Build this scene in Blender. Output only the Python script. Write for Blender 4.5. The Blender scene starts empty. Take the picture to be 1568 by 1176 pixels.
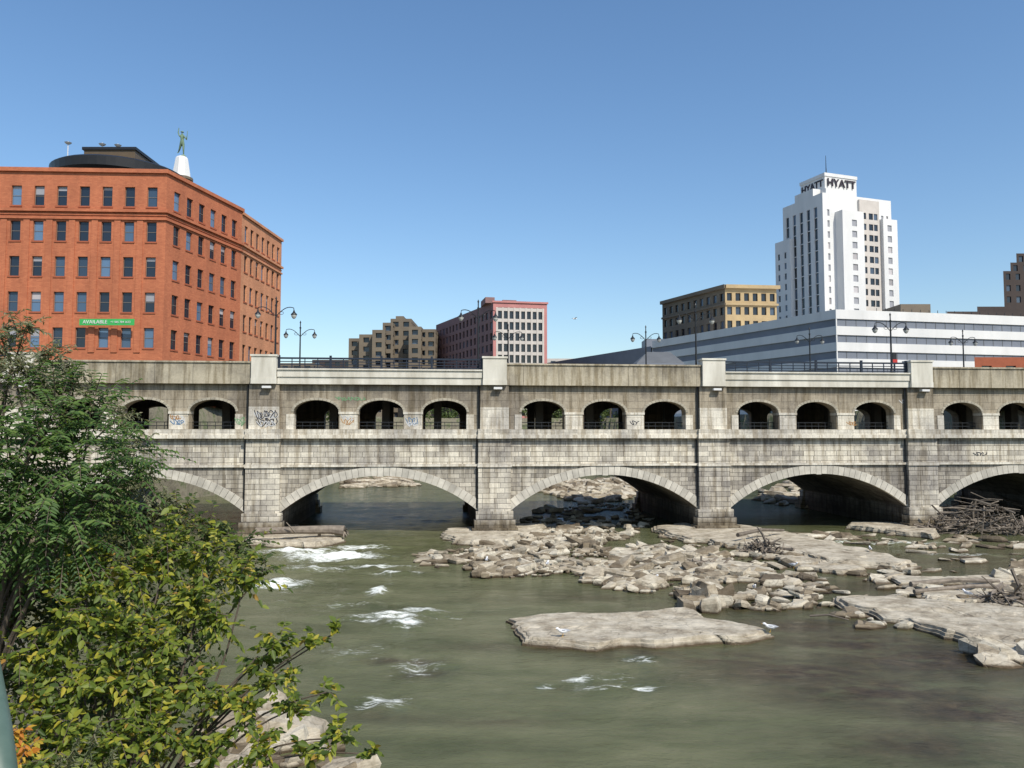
import bpy, math, random
import numpy as np
from mathutils import Vector, Matrix, Quaternion
random.seed(7); rng=np.random.default_rng(7)
R=random.random
def U(a,b): return a+(b-a)*random.random()
scene=bpy.context.scene
HC=8.5; F=1230.0; PITCH=math.atan(74/F)
cp,sp=math.cos(PITCH),math.sin(PITCH)
# ---- survey helpers: turn bearing / elevation readings into true site coordinates
def ray(x,y):
    u=(x-784)/F; v=(588-y)/F
    return (u, cp-v*sp, sp+v*cp)
def at(x,y,depth):
    d=ray(x,y); t=depth/d[1]
    return Vector((d[0]*t, depth, HC+d[2]*t))
def gr(x,y,z=0.0):
    d=ray(x,y); t=(z-HC)/d[2]
    return (d[0]*t, d[1]*t)
# ---------------------------------------------------------------- noise
_L=rng.random((256,256))
def vn(x,y,s=1.0,o=0):
    x=np.asarray(x,float)/s+o*17.3; y=np.asarray(y,float)/s+o*9.1
    xi=np.floor(x).astype(int); yi=np.floor(y).astype(int); fx=x-xi; fy=y-yi
    fx=fx*fx*(3-2*fx); fy=fy*fy*(3-2*fy)
    a=_L[xi%256,yi%256]; b=_L[(xi+1)%256,yi%256]; c=_L[xi%256,(yi+1)%256]; d=_L[(xi+1)%256,(yi+1)%256]
    return (a*(1-fx)+b*fx)*(1-fy)+(c*(1-fx)+d*fx)*fy
# ---------------------------------------------------------------- materials
class NT:
    def __init__(s,name):
        s.m=bpy.data.materials.new(name); s.m.use_nodes=True; s.t=s.m.node_tree; s.t.nodes.clear()
        s.out=s.t.nodes.new('ShaderNodeOutputMaterial')
    def n(s,t,**k):
        nd=s.t.nodes.new(t)
        for a,b in k.items():
            if a.startswith('i_'): nd.inputs[a[2:].replace('_',' ')].default_value=b
            else: setattr(nd,a,b)
        return nd
    def l(s,a,b): s.t.links.new(a,b)
    def ramp(s,fac,stops):
        r=s.n('ShaderNodeValToRGB'); e=r.color_ramp.elements
        while len(e)<len(stops): e.new(0.5)
        for i,(p,c) in enumerate(stops):
            e[i].position=p; e[i].color=(c[0],c[1],c[2],1) if hasattr(c,'__len__') else (c,c,c,1)
        s.l(fac,r.inputs[0]); return r.outputs[0]
    def mix(s,fac,a,b,mode='MIX'):
        m=s.n('ShaderNodeMix'); m.data_type='RGBA'; m.blend_type=mode
        for v,i in ((fac,0),(a,6),(b,7)):
            if hasattr(v,'links'): s.l(v,m.inputs[i])
            else: m.inputs[i].default_value=v if i==0 else (v[0],v[1],v[2],1)
        return m.outputs[2]
    def math(s,op,a,b=0.0):
        m=s.n('ShaderNodeMath'); m.operation=op
        for v,i in ((a,0),(b,1)):
            if hasattr(v,'links'): s.l(v,m.inputs[i])
            else: m.inputs[i].default_value=v
        return m.outputs[0]
    def noise(s,vec,scale,detail=5,rough=.6):
        n=s.n('ShaderNodeTexNoise'); n.inputs['Scale'].default_value=scale; n.inputs['Detail'].default_value=detail; n.inputs['Roughness'].default_value=rough
        if vec is not None: s.l(vec,n.inputs['Vector'])
        return n.outputs['Fac']
    def coord(s): return s.n('ShaderNodeTexCoord').outputs['Object']
    def scl(s,vec,sc,rot=0):
        m=s.n('ShaderNodeMapping'); m.inputs['Scale'].default_value=sc; m.inputs['Rotation'].default_value=(0,0,rot); s.l(vec,m.inputs['Vector']); return m.outputs[0]
    def fin(s,col,rough=.8,metal=0,bump=None,bs=.3,bd=.02,spec=.5):
        p=s.n('ShaderNodeBsdfPrincipled'); s.p=p
        if hasattr(col,'links'): s.l(col,p.inputs['Base Color'])
        else: p.inputs['Base Color'].default_value=(*col,1)
        if hasattr(rough,'links'): s.l(rough,p.inputs['Roughness'])
        else: p.inputs['Roughness'].default_value=rough
        p.inputs['Metallic'].default_value=metal
        p.inputs['Specular IOR Level'].default_value=spec
        if bump is not None:
            b=s.n('ShaderNodeBump'); b.inputs['Strength'].default_value=bs; b.inputs['Distance'].default_value=bd
            s.l(bump,b.inputs['Height']); s.l(b.outputs[0],p.inputs['Normal'])
        s.l(p.outputs[0],s.out.inputs[0]); return s.m
def simple(name,c1,c2=None,scale=1.5,rough=.8,metal=0,bump=0.0,island=0.0,streak=False,spec=.4):
    t=NT(name); co=t.coord()
    if c2 is None: c2=tuple(x*.8 for x in c1)
    n=t.noise(t.scl(co,(1,1,.2)) if streak else co,scale)
    c=t.ramp(n,[(.3,c2),(.7,c1)])
    if island:
        g=t.n('ShaderNodeNewGeometry')
        c=t.mix(1.0,c,t.ramp(g.outputs['Random Per Island'],[(0,1-island),(1,1.0)]),'MULTIPLY')
    return t.fin(c,rough,metal,t.noise(co,scale*12,4) if bump else None,bump,.03,spec)
def stone(name,base,dark,bw=1.15,bh=.42,tone=.35,stain=.5,mortar=.018,mcol=(.12,.11,.1),alt=None,drips=()):
    t=NT(name); co=t.coord(); s=t.n('ShaderNodeSeparateXYZ'); t.l(co,s.inputs[0])
    c=t.n('ShaderNodeCombineXYZ'); t.l(t.math('ADD',s.outputs[0],s.outputs[1]),c.inputs[0]); t.l(s.outputs[2],c.inputs[1])
    b=t.n('ShaderNodeTexBrick'); t.l(c.outputs[0],b.inputs['Vector'])
    b.inputs['Scale'].default_value=1; b.inputs['Brick Width'].default_value=bw; b.inputs['Row Height'].default_value=bh
    b.inputs['Mortar Size'].default_value=mortar; b.inputs['Mortar Smooth'].default_value=.2; b.offset=.5; b.squash=.8; b.squash_frequency=3
    b.inputs['Color1'].default_value=(*base,1); b.inputs['Color2'].default_value=(*(alt or [x*(1-tone) for x in base]),1)
    b.inputs['Mortar'].default_value=(*mcol,1)
    col=b.outputs['Color']
    big=t.ramp(t.noise(co,.13,7,.7),[(.40,(1-stain,1-stain,1-stain*.93)),(.52,(1,1,1))])
    col=t.mix(1,col,big,'MULTIPLY')
    st=t.ramp(t.noise(t.scl(co,(1.6,1.6,.12)),1.3,5,.7),[(.38,dark),(.54,(1,1,1))])
    col=t.mix(.85,col,st,'MULTIPLY')
    # grime washed down from ledges and a damp band at the waterline
    dn=t.noise(t.scl(co,(2.2,2.2,.18)),1.0,6,.75)
    for (ztop,length,k) in drips:
        f=t.math('DIVIDE',t.math('SUBTRACT',s.outputs[2],ztop-length),length)
        f2=t.math('MULTIPLY',t.ramp(f,[(0,0),(.999,1),(1.0,0)]),t.ramp(dn,[(.42,0),(.56,1)]))
        col=t.mix(t.math('MULTIPLY',f2,k),col,(.07,.062,.05))
    wz=t.math('SUBTRACT',s.outputs[2],t.math('MULTIPLY',t.noise(co,1.1,4),1.6))
    wet=t.ramp(t.math('MULTIPLY',wz,.5),[(.0,(.38,.34,.28)),(.45,(1,1,1))])
    col=t.mix(1,col,wet,'MULTIPLY')
    col=t.mix(.45,col,t.ramp(t.noise(co,7,5,.7),[(.3,.6),(.6,1.15)]),'MULTIPLY')
    h=t.math('ADD',t.math('MULTIPLY',b.outputs['Fac'],-1.0),t.math('MULTIPLY',t.noise(co,9,5,.7),.7))
    return t.fin(col,.9,0,h,.6,.03,.25)
def brick(name,c1,c2):
    t=NT(name); co=t.coord(); s=t.n('ShaderNodeSeparateXYZ'); t.l(co,s.inputs[0])
    c=t.n('ShaderNodeCombineXYZ'); t.l(t.math('ADD',s.outputs[0],s.outputs[1]),c.inputs[0]); t.l(s.outputs[2],c.inputs[1])
    b=t.n('ShaderNodeTexBrick'); t.l(c.outputs[0],b.inputs['Vector']); b.inputs['Scale'].default_value=1
    b.inputs['Brick Width'].default_value=.45; b.inputs['Row Height'].default_value=.16; b.inputs['Mortar Size'].default_value=.012
    b.inputs['Color1'].default_value=(*c1,1); b.inputs['Color2'].default_value=(*c2,1); b.inputs['Mortar'].default_value=(*[x*.75 for x in c1],1)
    col=t.mix(1,b.outputs['Color'],t.ramp(t.noise(t.scl(co,(1,1,.3)),.35,6,.7),[(.33,.78),(.62,1.05)]),'MULTIPLY')
    return t.fin(col,.85,0,None)
def glass(name,dark,light,rough=.08):
    t=NT(name); g=t.n('ShaderNodeNewGeometry')
    c=t.ramp(g.outputs['Random Per Island'],[(0,dark),(.55,dark),(.75,light),(1,tuple(x*1.8 for x in light))])
    return t.fin(c,rough,0,None,spec=.6)
M={}
M['ashlar']=stone('limestone_ashlar',(.70,.645,.53),(.5,.46,.4),1.25,.43,.3,.45,alt=(.44,.405,.34),drips=((8.0,1.1,.6),))
M['ashlar_dark']=stone('weathered_ashlar',(.58,.53,.435),(.46,.43,.38),1.0,.36,.42,.45,alt=(.33,.30,.25),drips=((5.7,1.3,.65),))
M['arcade']=stone('arcade_stone',(.40,.345,.26),(.5,.46,.39),1.6,.62,.18,.42,.012,(.16,.14,.11),drips=((12.5,1.6,.55),))
M['pale']=stone('pale_stone',(.72,.67,.565),(.58,.53,.46),1.5,.65,.18,.33,.01,(.3,.28,.24),drips=((8.75,.5,.4),))
M['parapet']=stone('parapet_concrete',(.47,.415,.31),(.5,.46,.38),3.0,2.4,.15,.4,.02,(.2,.18,.14),drips=((14.2,1.2,.5),))
M['beam']=simple('beam_concrete',(.70,.67,.585),(.40,.37,.30),.9,.85,bump=.2,streak=True)
M['voussoir']=simple('voussoir_stone',(.68,.635,.54),(.42,.39,.33),1.0,.9,bump=.3,island=.3)
M['ring']=simple('arcade_ring_stone',(.48,.43,.33),(.33,.3,.24),1.2,.9,bump=.3,island=.25)
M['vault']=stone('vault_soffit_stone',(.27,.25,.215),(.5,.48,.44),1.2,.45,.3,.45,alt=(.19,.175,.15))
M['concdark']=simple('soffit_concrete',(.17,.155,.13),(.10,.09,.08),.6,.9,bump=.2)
M['asphalt']=simple('asphalt',(.06,.06,.06),(.045,.045,.045),3,.9)
M['iron']=simple('black_iron',(.025,.027,.03),None,3,.45,.3)
M['bluerail']=simple('blue_black_rail_paint',(.02,.028,.045),None,3,.4,.2)
M['lampglass']=simple('lamp_glass',(.5,.5,.46),None,3,.2)
M['white']=simple('white_paint',(.72,.71,.69),(.60,.595,.58),.25,.6,streak=True)
M['glass']=glass('window_glass',(.012,.016,.022),(.05,.07,.1))
M['glassb']=glass('window_glass_bluish',(.015,.022,.035),(.07,.12,.19))
M['blind']=glass('window_blinds',(.3,.3,.32),(.3,.28,.28),.4)
M['brick']=brick('red_orange_brick',(.50,.165,.075),(.41,.125,.057))
M['brick2']=brick('salmon_brick',(.62,.28,.145),(.52,.22,.11))
M['brickdk']=simple('brick_band',(.37,.105,.05),(.28,.08,.038),1,.85)
M['stoneframe']=simple('window_trim',(.2,.17,.14),None,1,.8)
M['black']=simple('black_metal_cladding',(.018,.018,.02),None,1,.4)
M['brownmetal']=simple('bronze_cladding',(.12,.085,.05),None,1,.5)
M['roof']=simple('flat_roof',(.2,.19,.18),None,1,.9)
M['copper']=simple('verdigris_copper',(.19,.27,.17),(.1,.17,.11),2,.6)
M['tanbrick']=simple('brown_tan_masonry',(.19,.155,.11),(.13,.105,.08),.15,.85)
M['tanlit']=simple('tan_masonry_sunlit',(.46,.34,.18),(.34,.25,.14),.3,.85)  # lighter tan for the cornice office's sunlit face; sunlight put into the colour
M['pink']=simple('pink_brick',(.50,.22,.20),(.42,.18,.17),.4,.85)
M['pinkdk']=simple('pink_brick_shaded',(.26,.15,.14),(.2,.12,.12),.4,.85)  # darkened pink brick; shade of the block's left face put into the colour
M['palegrid']=simple('pale_concrete_frame',(.58,.53,.48),None,.4,.8)
M['greyband']=simple('grey_blue_spandrel',(.19,.21,.25),None,.3,.5)
M['slate']=simple('slate_roof',(.13,.135,.14),None,.5,.7)
M['darkbrick']=simple('dark_brown_brick',(.06,.045,.04),None,.4,.85)
M['text']=simple('sign_dark',(.03,.02,.03),None,1,.5)
M['green']=simple('banner_green',(.05,.42,.10),None,1,.6)
M['bark']=simple('bark',(.13,.1,.075),(.07,.055,.04),8,.9,bump=.4)
M['drift']=simple('driftwood',(.34,.285,.225),(.16,.13,.10),3,.9,bump=.3,island=.55)
M['gullw']=simple('white_feathers',(.8,.8,.8),None,8,.7)
M['gullg']=simple('grey_feathers',(.35,.36,.38),None,8,.7)
M['beak']=simple('beak',(.6,.35,.05),None,8,.6)
M['red']=simple('red_paint',(.55,.04,.03),None,2,.5)
M['railgreen']=simple('green_rail_paint',(.10,.15,.12),(.06,.1,.08),14,.5)
def rockmat():
    t=NT('limestone_rock'); co=t.coord(); g=t.n('ShaderNodeNewGeometry')
    c=t.ramp(t.noise(co,.9,8,.7),[(.32,(.25,.21,.155)),(.44,(.43,.38,.295)),(.56,(.58,.53,.43)),(.75,(.64,.60,.51))])
    c=t.mix(1,c,t.ramp(g.outputs['Random Per Island'],[(0,(.22,.19,.16)),(.22,(.45,.40,.34)),(.5,(.82,.79,.75)),(1,(1,1,.98))]),'MULTIPLY')
    s=t.n('ShaderNodeSeparateXYZ'); t.l(co,s.inputs[0])
    z=t.math('ADD',s.outputs[2],t.math('MULTIPLY',t.noise(co,3,4),.12))
    c=t.mix(1,c,t.ramp(z,[(.11,(.22,.18,.14)),(.21,(1,1,1))]),'MULTIPLY')
    c=t.mix(.55,c,t.ramp(t.noise(t.scl(co,(1,1,9)),2.2,5,.75),[(.38,.6),(.56,1.1)]),'MULTIPLY')
    vo=t.n('ShaderNodeTexVoronoi'); vo.feature='DISTANCE_TO_EDGE'; vo.inputs['Scale'].default_value=.6
    nn=t.n('ShaderNodeTexNoise'); nn.inputs['Scale'].default_value=1.3; nn.inputs['Detail'].default_value=4; t.l(co,nn.inputs['Vector'])
    va=t.n('ShaderNodeVectorMath'); va.operation='ADD'; t.l(t.scl(co,(.7,1.8,1),.3),va.inputs[0]); t.l(nn.outputs['Color'],va.inputs[1]); t.l(va.outputs[0],vo.inputs['Vector'])
    cr=t.ramp(vo.outputs['Distance'],[(.0,0),(.025,1)])
    c=t.mix(t.math('MULTIPLY',t.math('SUBTRACT',1.0,cr),.4),c,(.13,.11,.085))
    h=t.math('ADD',t.noise(co,5,8,.72),t.math('MULTIPLY',cr,.35))
    return t.fin(c,.9,0,h,.75,.07,.3)
M['rock']=rockmat()
def groundmat():
    t=NT('river_bank_ground'); co=t.coord()
    c=t.ramp(t.noise(co,.5,8,.7),[(.3,(.10,.09,.065)),(.5,(.2,.18,.13)),(.62,(.09,.11,.05)),(.8,(.3,.27,.21))])
    return t.fin(c,.95,0,t.noise(co,3,6,.7),.8,.2,.2)
M['ground']=groundmat()
def leafmat(name,stops,tr=.35):
    t=NT(name); g=t.n('ShaderNodeNewGeometry')
    c=t.ramp(g.outputs['Random Per Island'],stops)
    p=t.n('ShaderNodeBsdfPrincipled'); p.inputs['Roughness'].default_value=.5; p.inputs['Specular IOR Level'].default_value=.3; t.l(c,p.inputs['Base Color'])
    tl=t.n('ShaderNodeBsdfTranslucent'); t.l(t.mix(1,c,(1.35,1.35,.6),'MULTIPLY'),tl.inputs[0])
    m=t.n('ShaderNodeMixShader'); m.inputs[0].default_value=tr
    t.l(p.outputs[0],m.inputs[1]); t.l(tl.outputs[0],m.inputs[2]); t.l(m.outputs[0],t.out.inputs[0]); return t.m
M['leafA']=leafmat('pinnate_leaf',[(0,(.05,.10,.028)),(.6,(.085,.155,.04)),(1,(.15,.22,.055))],.38)
M['leafB']=leafmat('yellow_green_leaf',[(0,(.05,.085,.018)),(.35,(.11,.155,.022)),(.7,(.20,.24,.032)),(.9,(.34,.33,.04)),(.97,(.42,.36,.05)),(1,(.35,.2,.05))],.38)
M['leafC']=leafmat('grey_green_leaf',[(0,(.11,.14,.065)),(.6,(.18,.2,.11)),(1,(.30,.28,.18))],.38)
M['leafD']=leafmat('deep_olive_leaf',[(0,(.035,.06,.018)),(.6,(.075,.11,.026)),(.86,(.16,.18,.04)),(1,(.28,.24,.05))],.38)
M['leafO']=leafmat('orange_leaf',[(0,(.45,.16,.03)),(.5,(.5,.25,.03)),(1,(.45,.36,.05))])
M['leafT']=leafmat('distant_leaf',[(0,(.05,.085,.03)),(1,(.14,.18,.06))])
# ---------------------------------------------------------------- mesh builder
class MB:
    def __init__(s): s.v=[]; s.f=[]; s.m=[]
    def quad(s,a,b,c,d,m=0):
        i=len(s.v); s.v+= [tuple(a),tuple(b),tuple(c),tuple(d)]; s.f.append((i,i+1,i+2,i+3)); s.m.append(m)
    def poly(s,pts,m=0):
        i=len(s.v); s.v+=[tuple(p) for p in pts]; s.f.append(tuple(range(i,i+len(pts)))); s.m.append(m)
    def box(s,x0,x1,y0,y1,z0,z1,m=0):
        s.prism([(x0,y0),(x1,y0),(x1,y1),(x0,y1)],z0,z1,m)
    def prism(s,fp,z0,z1,m=0,top=None):   # footprint ccw
        i=len(s.v); n=len(fp)
        tp=top or fp
        s.v+=[(p[0],p[1],z0) for p in fp]+[(p[0],p[1],z1) for p in tp]
        for k in range(n):
            s.f.append((i+k,i+(k+1)%n,i+n+(k+1)%n,i+n+k)); s.m.append(m)
        s.f.append(tuple(i+n+k for k in range(n))); s.m.append(m)
        s.f.append(tuple(i+k for k in reversed(range(n)))); s.m.append(m)
    def xz(s,q,y0,y1,m=0):   # polygon in (x,z), extruded along y
        i=len(s.v); n=len(q)
        s.v+=[(p[0],y0,p[1]) for p in q]+[(p[0],y1,p[1]) for p in q]
        for k in range(n):
            s.f.append((i+(k+1)%n,i+k,i+n+k,i+n+(k+1)%n)); s.m.append(m)
        s.f.append(tuple(i+k for k in range(n))); s.m.append(m)
        s.f.append(tuple(i+n+k for k in reversed(range(n)))); s.m.append(m)
    def tube(s,pts,rad,n=6,m=0):
        pts=[Vector(p) for p in pts]
        i0=len(s.v); up=Vector((0.13,0.21,1)).normalized()
        for k,p in enumerate(pts):
            d=(pts[min(k+1,len(pts)-1)]-pts[max(k-1,0)])
            if d.length<1e-6: d=Vector((0,0,1))
            d.normalize(); a=d.cross(up)
            if a.length<.05: a=d.cross(Vector((1,0,0)))
            a.normalize(); b=d.cross(a); r=rad[k] if hasattr(rad,'__len__') else rad
            for j in range(n):
                t=2*math.pi*j/n; s.v.append(tuple(p+a*(math.cos(t)*r)+b*(math.sin(t)*r)))
        for k in range(len(pts)-1):
            for j in range(n):
                q=i0+k*n; s.f.append((q+j,q+(j+1)%n,q+n+(j+1)%n,q+n+j)); s.m.append(m)
        s.f.append(tuple(i0+j for j in range(n))); s.m.append(m)
        e=i0+(len(pts)-1)*n; s.f.append(tuple(e+j for j in range(n))); s.m.append(m)
    def lathe(s,c,prof,n=12,m=0,axis=None):
        i0=len(s.v)
        for (r,z) in prof:
            for j in range(n):
                t=2*math.pi*j/n; s.v.append((c[0]+r*math.cos(t),c[1]+r*math.sin(t),c[2]+z))
        for k in range(len(prof)-1):
            for j in range(n):
                q=i0+k*n; s.f.append((q+j,q+(j+1)%n,q+n+(j+1)%n,q+n+j)); s.m.append(m)
        e=i0+(len(prof)-1)*n
        s.f.append(tuple(i0+j for j in reversed(range(n)))); s.m.append(m); s.f.append(tuple(e+j for j in range(n))); s.m.append(m)
    def make(s,name,mats,parent=None,world=False,smooth=False):
        v=np.array(s.v,float)
        if parent is not None and world: v=v-np.array(parent.location)
        me=bpy.data.meshes.new(name); me.from_pydata(v.tolist(),[],s.f)
        for m in mats: me.materials.append(M[m])
        me.polygons.foreach_set('material_index',s.m)
        if smooth: me.polygons.foreach_set('use_smooth',[True]*len(s.f))
        me.update(); o=bpy.data.objects.new(name,me); scene.collection.objects.link(o)
        if parent is not None: o.parent=parent
        return o
def empty(name,loc=(0,0,0),rz=0):
    e=bpy.data.objects.new(name,None); e.location=loc; e.rotation_euler=(0,0,rz); e.empty_display_size=1; scene.collection.objects.link(e); return e
# ---------------------------------------------------------------- world, sun, camera
SA=math.radians(34); SE=math.radians(47)
w=bpy.data.worlds.new("World"); scene.world=w; w.use_nodes=True
nt=w.node_tree; bg=nt.nodes['Background']; sk=nt.nodes.new('ShaderNodeTexSky'); sk.sky_type='NISHITA'; sk.sun_disc=False
sk.sun_elevation=SE; sk.sun_rotation=math.pi-SA; sk.altitude=50; sk.air_density=1.15; sk.dust_density=.9; sk.ozone_density=3.2
hs=nt.nodes.new('ShaderNodeHueSaturation'); hs.inputs['Saturation'].default_value=1.12; hs.inputs['Value'].default_value=1.05
nt.links.new(sk.outputs[0],hs.inputs['Color']); nt.links.new(hs.outputs[0],bg.inputs[0]); bg.inputs[1].default_value=.15
sl=bpy.data.lights.new('sun','SUN'); sl.energy=4.7; sl.angle=math.radians(.53); sl.color=(1,.945,.84)
so=bpy.data.objects.new('sun',sl); scene.collection.objects.link(so)
sd=Vector((math.sin(SA)*math.cos(SE),-math.cos(SA)*math.cos(SE),math.sin(SE)))
so.rotation_euler=(-sd).to_track_quat('-Z','Y').to_euler(); so.location=sd*200
cam=bpy.data.cameras.new('camera'); cam.sensor_width=36; cam.lens=36*F/1568; cam.clip_end=9000; cam.clip_start=.05
co=bpy.data.objects.new('camera',cam); co.location=(0,0,HC); co.rotation_euler=(math.pi/2+PITCH,0,0); scene.collection.objects.link(co); scene.camera=co
scene.view_settings.view_transform='Standard'; scene.view_settings.look='None'; scene.view_settings.exposure=0
# ---------------------------------------------------------------- ground & water
YL=[-400,10,20,30,45,62,95,135,200,215]; XL=[-6,-6,-8.5,-15,-27,-36,-42,-38,-30,-20]
YR=[-400,80,100,140,200,215]; XR=[95,90,76,60,34,20]
def gridmesh(name,xs,ys,zf,mat,attrs=None):
    X,Y=np.meshgrid(xs,ys); Z=zf(X,Y)
    v=np.stack([X.ravel(),Y.ravel(),Z.ravel()],1); nx=len(xs); ny=len(ys)
    i=np.arange(nx*ny).reshape(ny,nx); f=np.stack([i[:-1,:-1].ravel(),i[:-1,1:].ravel(),i[1:,1:].ravel(),i[1:,:-1].ravel()],1)
    me=bpy.data.meshes.new(name); me.vertices.add(len(v)); me.vertices.foreach_set('co',v.ravel())
    me.loops.add(f.size); me.loops.foreach_set('vertex_index',f.ravel().astype(np.int32))
    me.polygons.add(len(f)); me.polygons.foreach_set('loop_start',np.arange(0,f.size,4,dtype=np.int32)); me.polygons.foreach_set('loop_total',np.full(len(f),4,dtype=np.int32))
    me.polygons.foreach_set('use_smooth',np.ones(len(f),bool))
    me.update(calc_edges=True); me.validate()
    if attrs:
        for k,fn in attrs.items():
            a=me.attributes.new(k,'FLOAT','POINT'); a.data.foreach_set('value',fn(X,Y).ravel().astype(np.float32))
    me.materials.append(M[mat]); o=bpy.data.objects.new(name,me); scene.collection.objects.link(o); return o
def zg(X,Y):
    xl=np.interp(Y,YL,XL); xr=np.interp(Y,YR,XR)
    d=np.maximum(xl-X,X-xr); d=np.where(Y>213,np.maximum(d,(Y-213)),d)
    wd=np.where(X<0,np.interp(Y,[0,60,88,95],[16,16,2,1.5]),1.5)
    t=np.clip(d/wd,0,1); t=t*t*(3-2*t)
    n=(vn(X,Y,3.0)-.5)*1.2*np.clip(d/3+.4,0,1)*(t<.98)
    return -1.6+t*13.9+n*np.where(t>0,1,.5)+np.clip(d*3,0,1)*1.6*(1-t)*.9
xs=np.concatenate([[-4000,-2000,-800,-300,-150],np.arange(-90,-60,6),np.arange(-60,110,1.0),[120,150,300,800,2000,4000]])
ys=np.concatenate([[-800,-300,-100,-40],np.arange(-20,225,1.25),[240,300,500,1000,2000,5000]])
gridmesh('ground',xs,ys,zg,'ground')
foams=[(510,852,4.2,2.4,1.25),(455,845,3.5,1.6,1.15),(548,838,3,1.2,.95),(428,893,2.2,1.4,1.05),(575,866,3.4,.6,.95),(610,878,2.6,.5,.9),(655,848,1.6,.6,.7),(480,870,4,1.5,.75),
 (620,955,1.0,1.0,1.15),(600,944,2.6,.6,.95),(650,936,1.8,.5,.9),(560,950,2.2,.5,.8),(578,908,.6,1.3,1.1),(520,925,3,.8,.6),(590,1075,1.1,.9,.9),(640,1020,1.6,1.6,.65),(540,1000,2,2,.55),(680,945,1,.4,.8),
 (885,1040,.7,.3,1.05),(905,1055,1.1,.35,.8),(960,1050,1.6,.3,.95),(992,1016,.45,.3,1.15),(975,1008,.8,.25,.9),(985,1052,.6,.25,1.1),(835,1048,.5,.25,1.0),(930,1035,2,1,.5),
 (1290,830,4,.7,.8),(1380,832,5,.9,.9),(1480,850,5,.8,.75),(1240,885,2,.4,.7),(860,795,3,1.5,.5),(1540,905,2,.4,.7),(700,830,2,.5,.7)]
fw=[(*gr(a,b),c,d,e) for a,b,c,d,e in foams]
def ffoam(X,Y):
    r=np.zeros_like(X)
    for (x,y,a,b,k) in fw: r=np.maximum(r,k*np.exp(-(((X-x)/a)**2+((Y-y)/b)**2)))
    return r
shal=[(1230,1030,4.5,2.2,1),(1340,1060,4.5,2.2,1),(1430,1010,6,3.5,1),(1330,990,5,3,1),(1500,1090,4,2,1),(1400,1140,3,1.6,.8),(1200,900,8,3,.7),(1450,900,10,4,.9),(1150,930,6,3,.7),(1120,1010,3,1.4,.9),(960,1000,2.5,1,.8),(650,1030,1.0,.5,.8),(615,1012,1.4,.4,.9),(590,1100,2,.6,.5),(1230,960,6,2,.9),(780,840,6,3,.4),(1500,860,14,6,.7),(880,992,4.6,.7,.8),(740,1105,2,.4,.5),(900,915,5,1.5,.5)]
sw=[(*gr(a,b),c,d,e) for a,b,c,d,e in shal]
def fsh(X,Y):
    r=np.zeros_like(X)
    for (x,y,a,b,k) in sw: r=np.maximum(r,k*np.exp(-(((X-x)/a)**2+((Y-y)/b)**2)))
    return r
def zw(X,Y):
    f=ffoam(X,Y); rough=np.interp(X,[-30,-6,4,20],[1,.9,.5,.2])
    n1=vn(X,Y*1.6,1.6,1)-.5; n2=vn(X,Y*1.5,.6,2)-.5; n3=vn(X,Y*2,4,3)-.5
    return (n1*.09+n2*.035+n3*.06)*rough+f*(n2*.35+n1*.3+.02)
def watermat():
    t=NT('river_water'); co=t.coord()
    fa=t.n('ShaderNodeAttribute'); fa.attribute_name='foam'; sa=t.n('ShaderNodeAttribute'); sa.attribute_name='shallow'
    c=t.ramp(t.noise(t.scl(co,(1,2.4,1),.25),.16,7,.66),[(.33,(.062,.070,.030)),(.5,(.105,.112,.054)),(.66,(.14,.142,.075))])
    n=t.noise(t.scl(co,(1,1.8,1),.15),.42,7,.62)
    sh=t.math('MULTIPLY',sa.outputs['Fac'],t.ramp(n,[(.32,.25),(.50,1)]))
    c=t.mix(sh,c,t.ramp(t.noise(co,1.5,7,.7),[(.35,(.022,.015,.009)),(.55,(.05,.034,.018)),(.75,(.10,.07,.035))]))
    fn=t.noise(t.scl(co,(.8,3.0,1),.12),1.9,10,.8)
    fm=t.math('ADD',t.math('MULTIPLY',fa.outputs['Fac'],.36),t.math('SUBTRACT',fn,.22))
    fm=t.ramp(fm,[(.50,0),(.56,.4),(.65,1)])
    c=t.mix(fm,c,(.76,.78,.73))
    h=t.math('ADD',t.noise(t.scl(co,(1,2.0,1),.2),1.1,7,.62),t.math('MULTIPLY',t.noise(t.scl(co,(1,1.6,1)),4.5,5,.65),.3))
    rg=t.math('ADD',t.math('MULTIPLY',fm,.5),.08)
    m=t.fin(c,rg,0,h,.55,.2,.42); t.p.inputs['IOR'].default_value=1.333; return m
M['water']=watermat()
xs=np.concatenate([np.arange(-60,-34,1.5),np.arange(-34,0,.22),np.arange(0,46,.35),np.arange(46,100,2.0)])
ys=np.concatenate([np.arange(-60,14,3.0),np.arange(14,66,.22),np.arange(66,92,.6),np.arange(92,216,2.5)])
gridmesh('river_water',xs,ys,zw,'water',{'foam':ffoam,'shallow':fsh})
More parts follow.
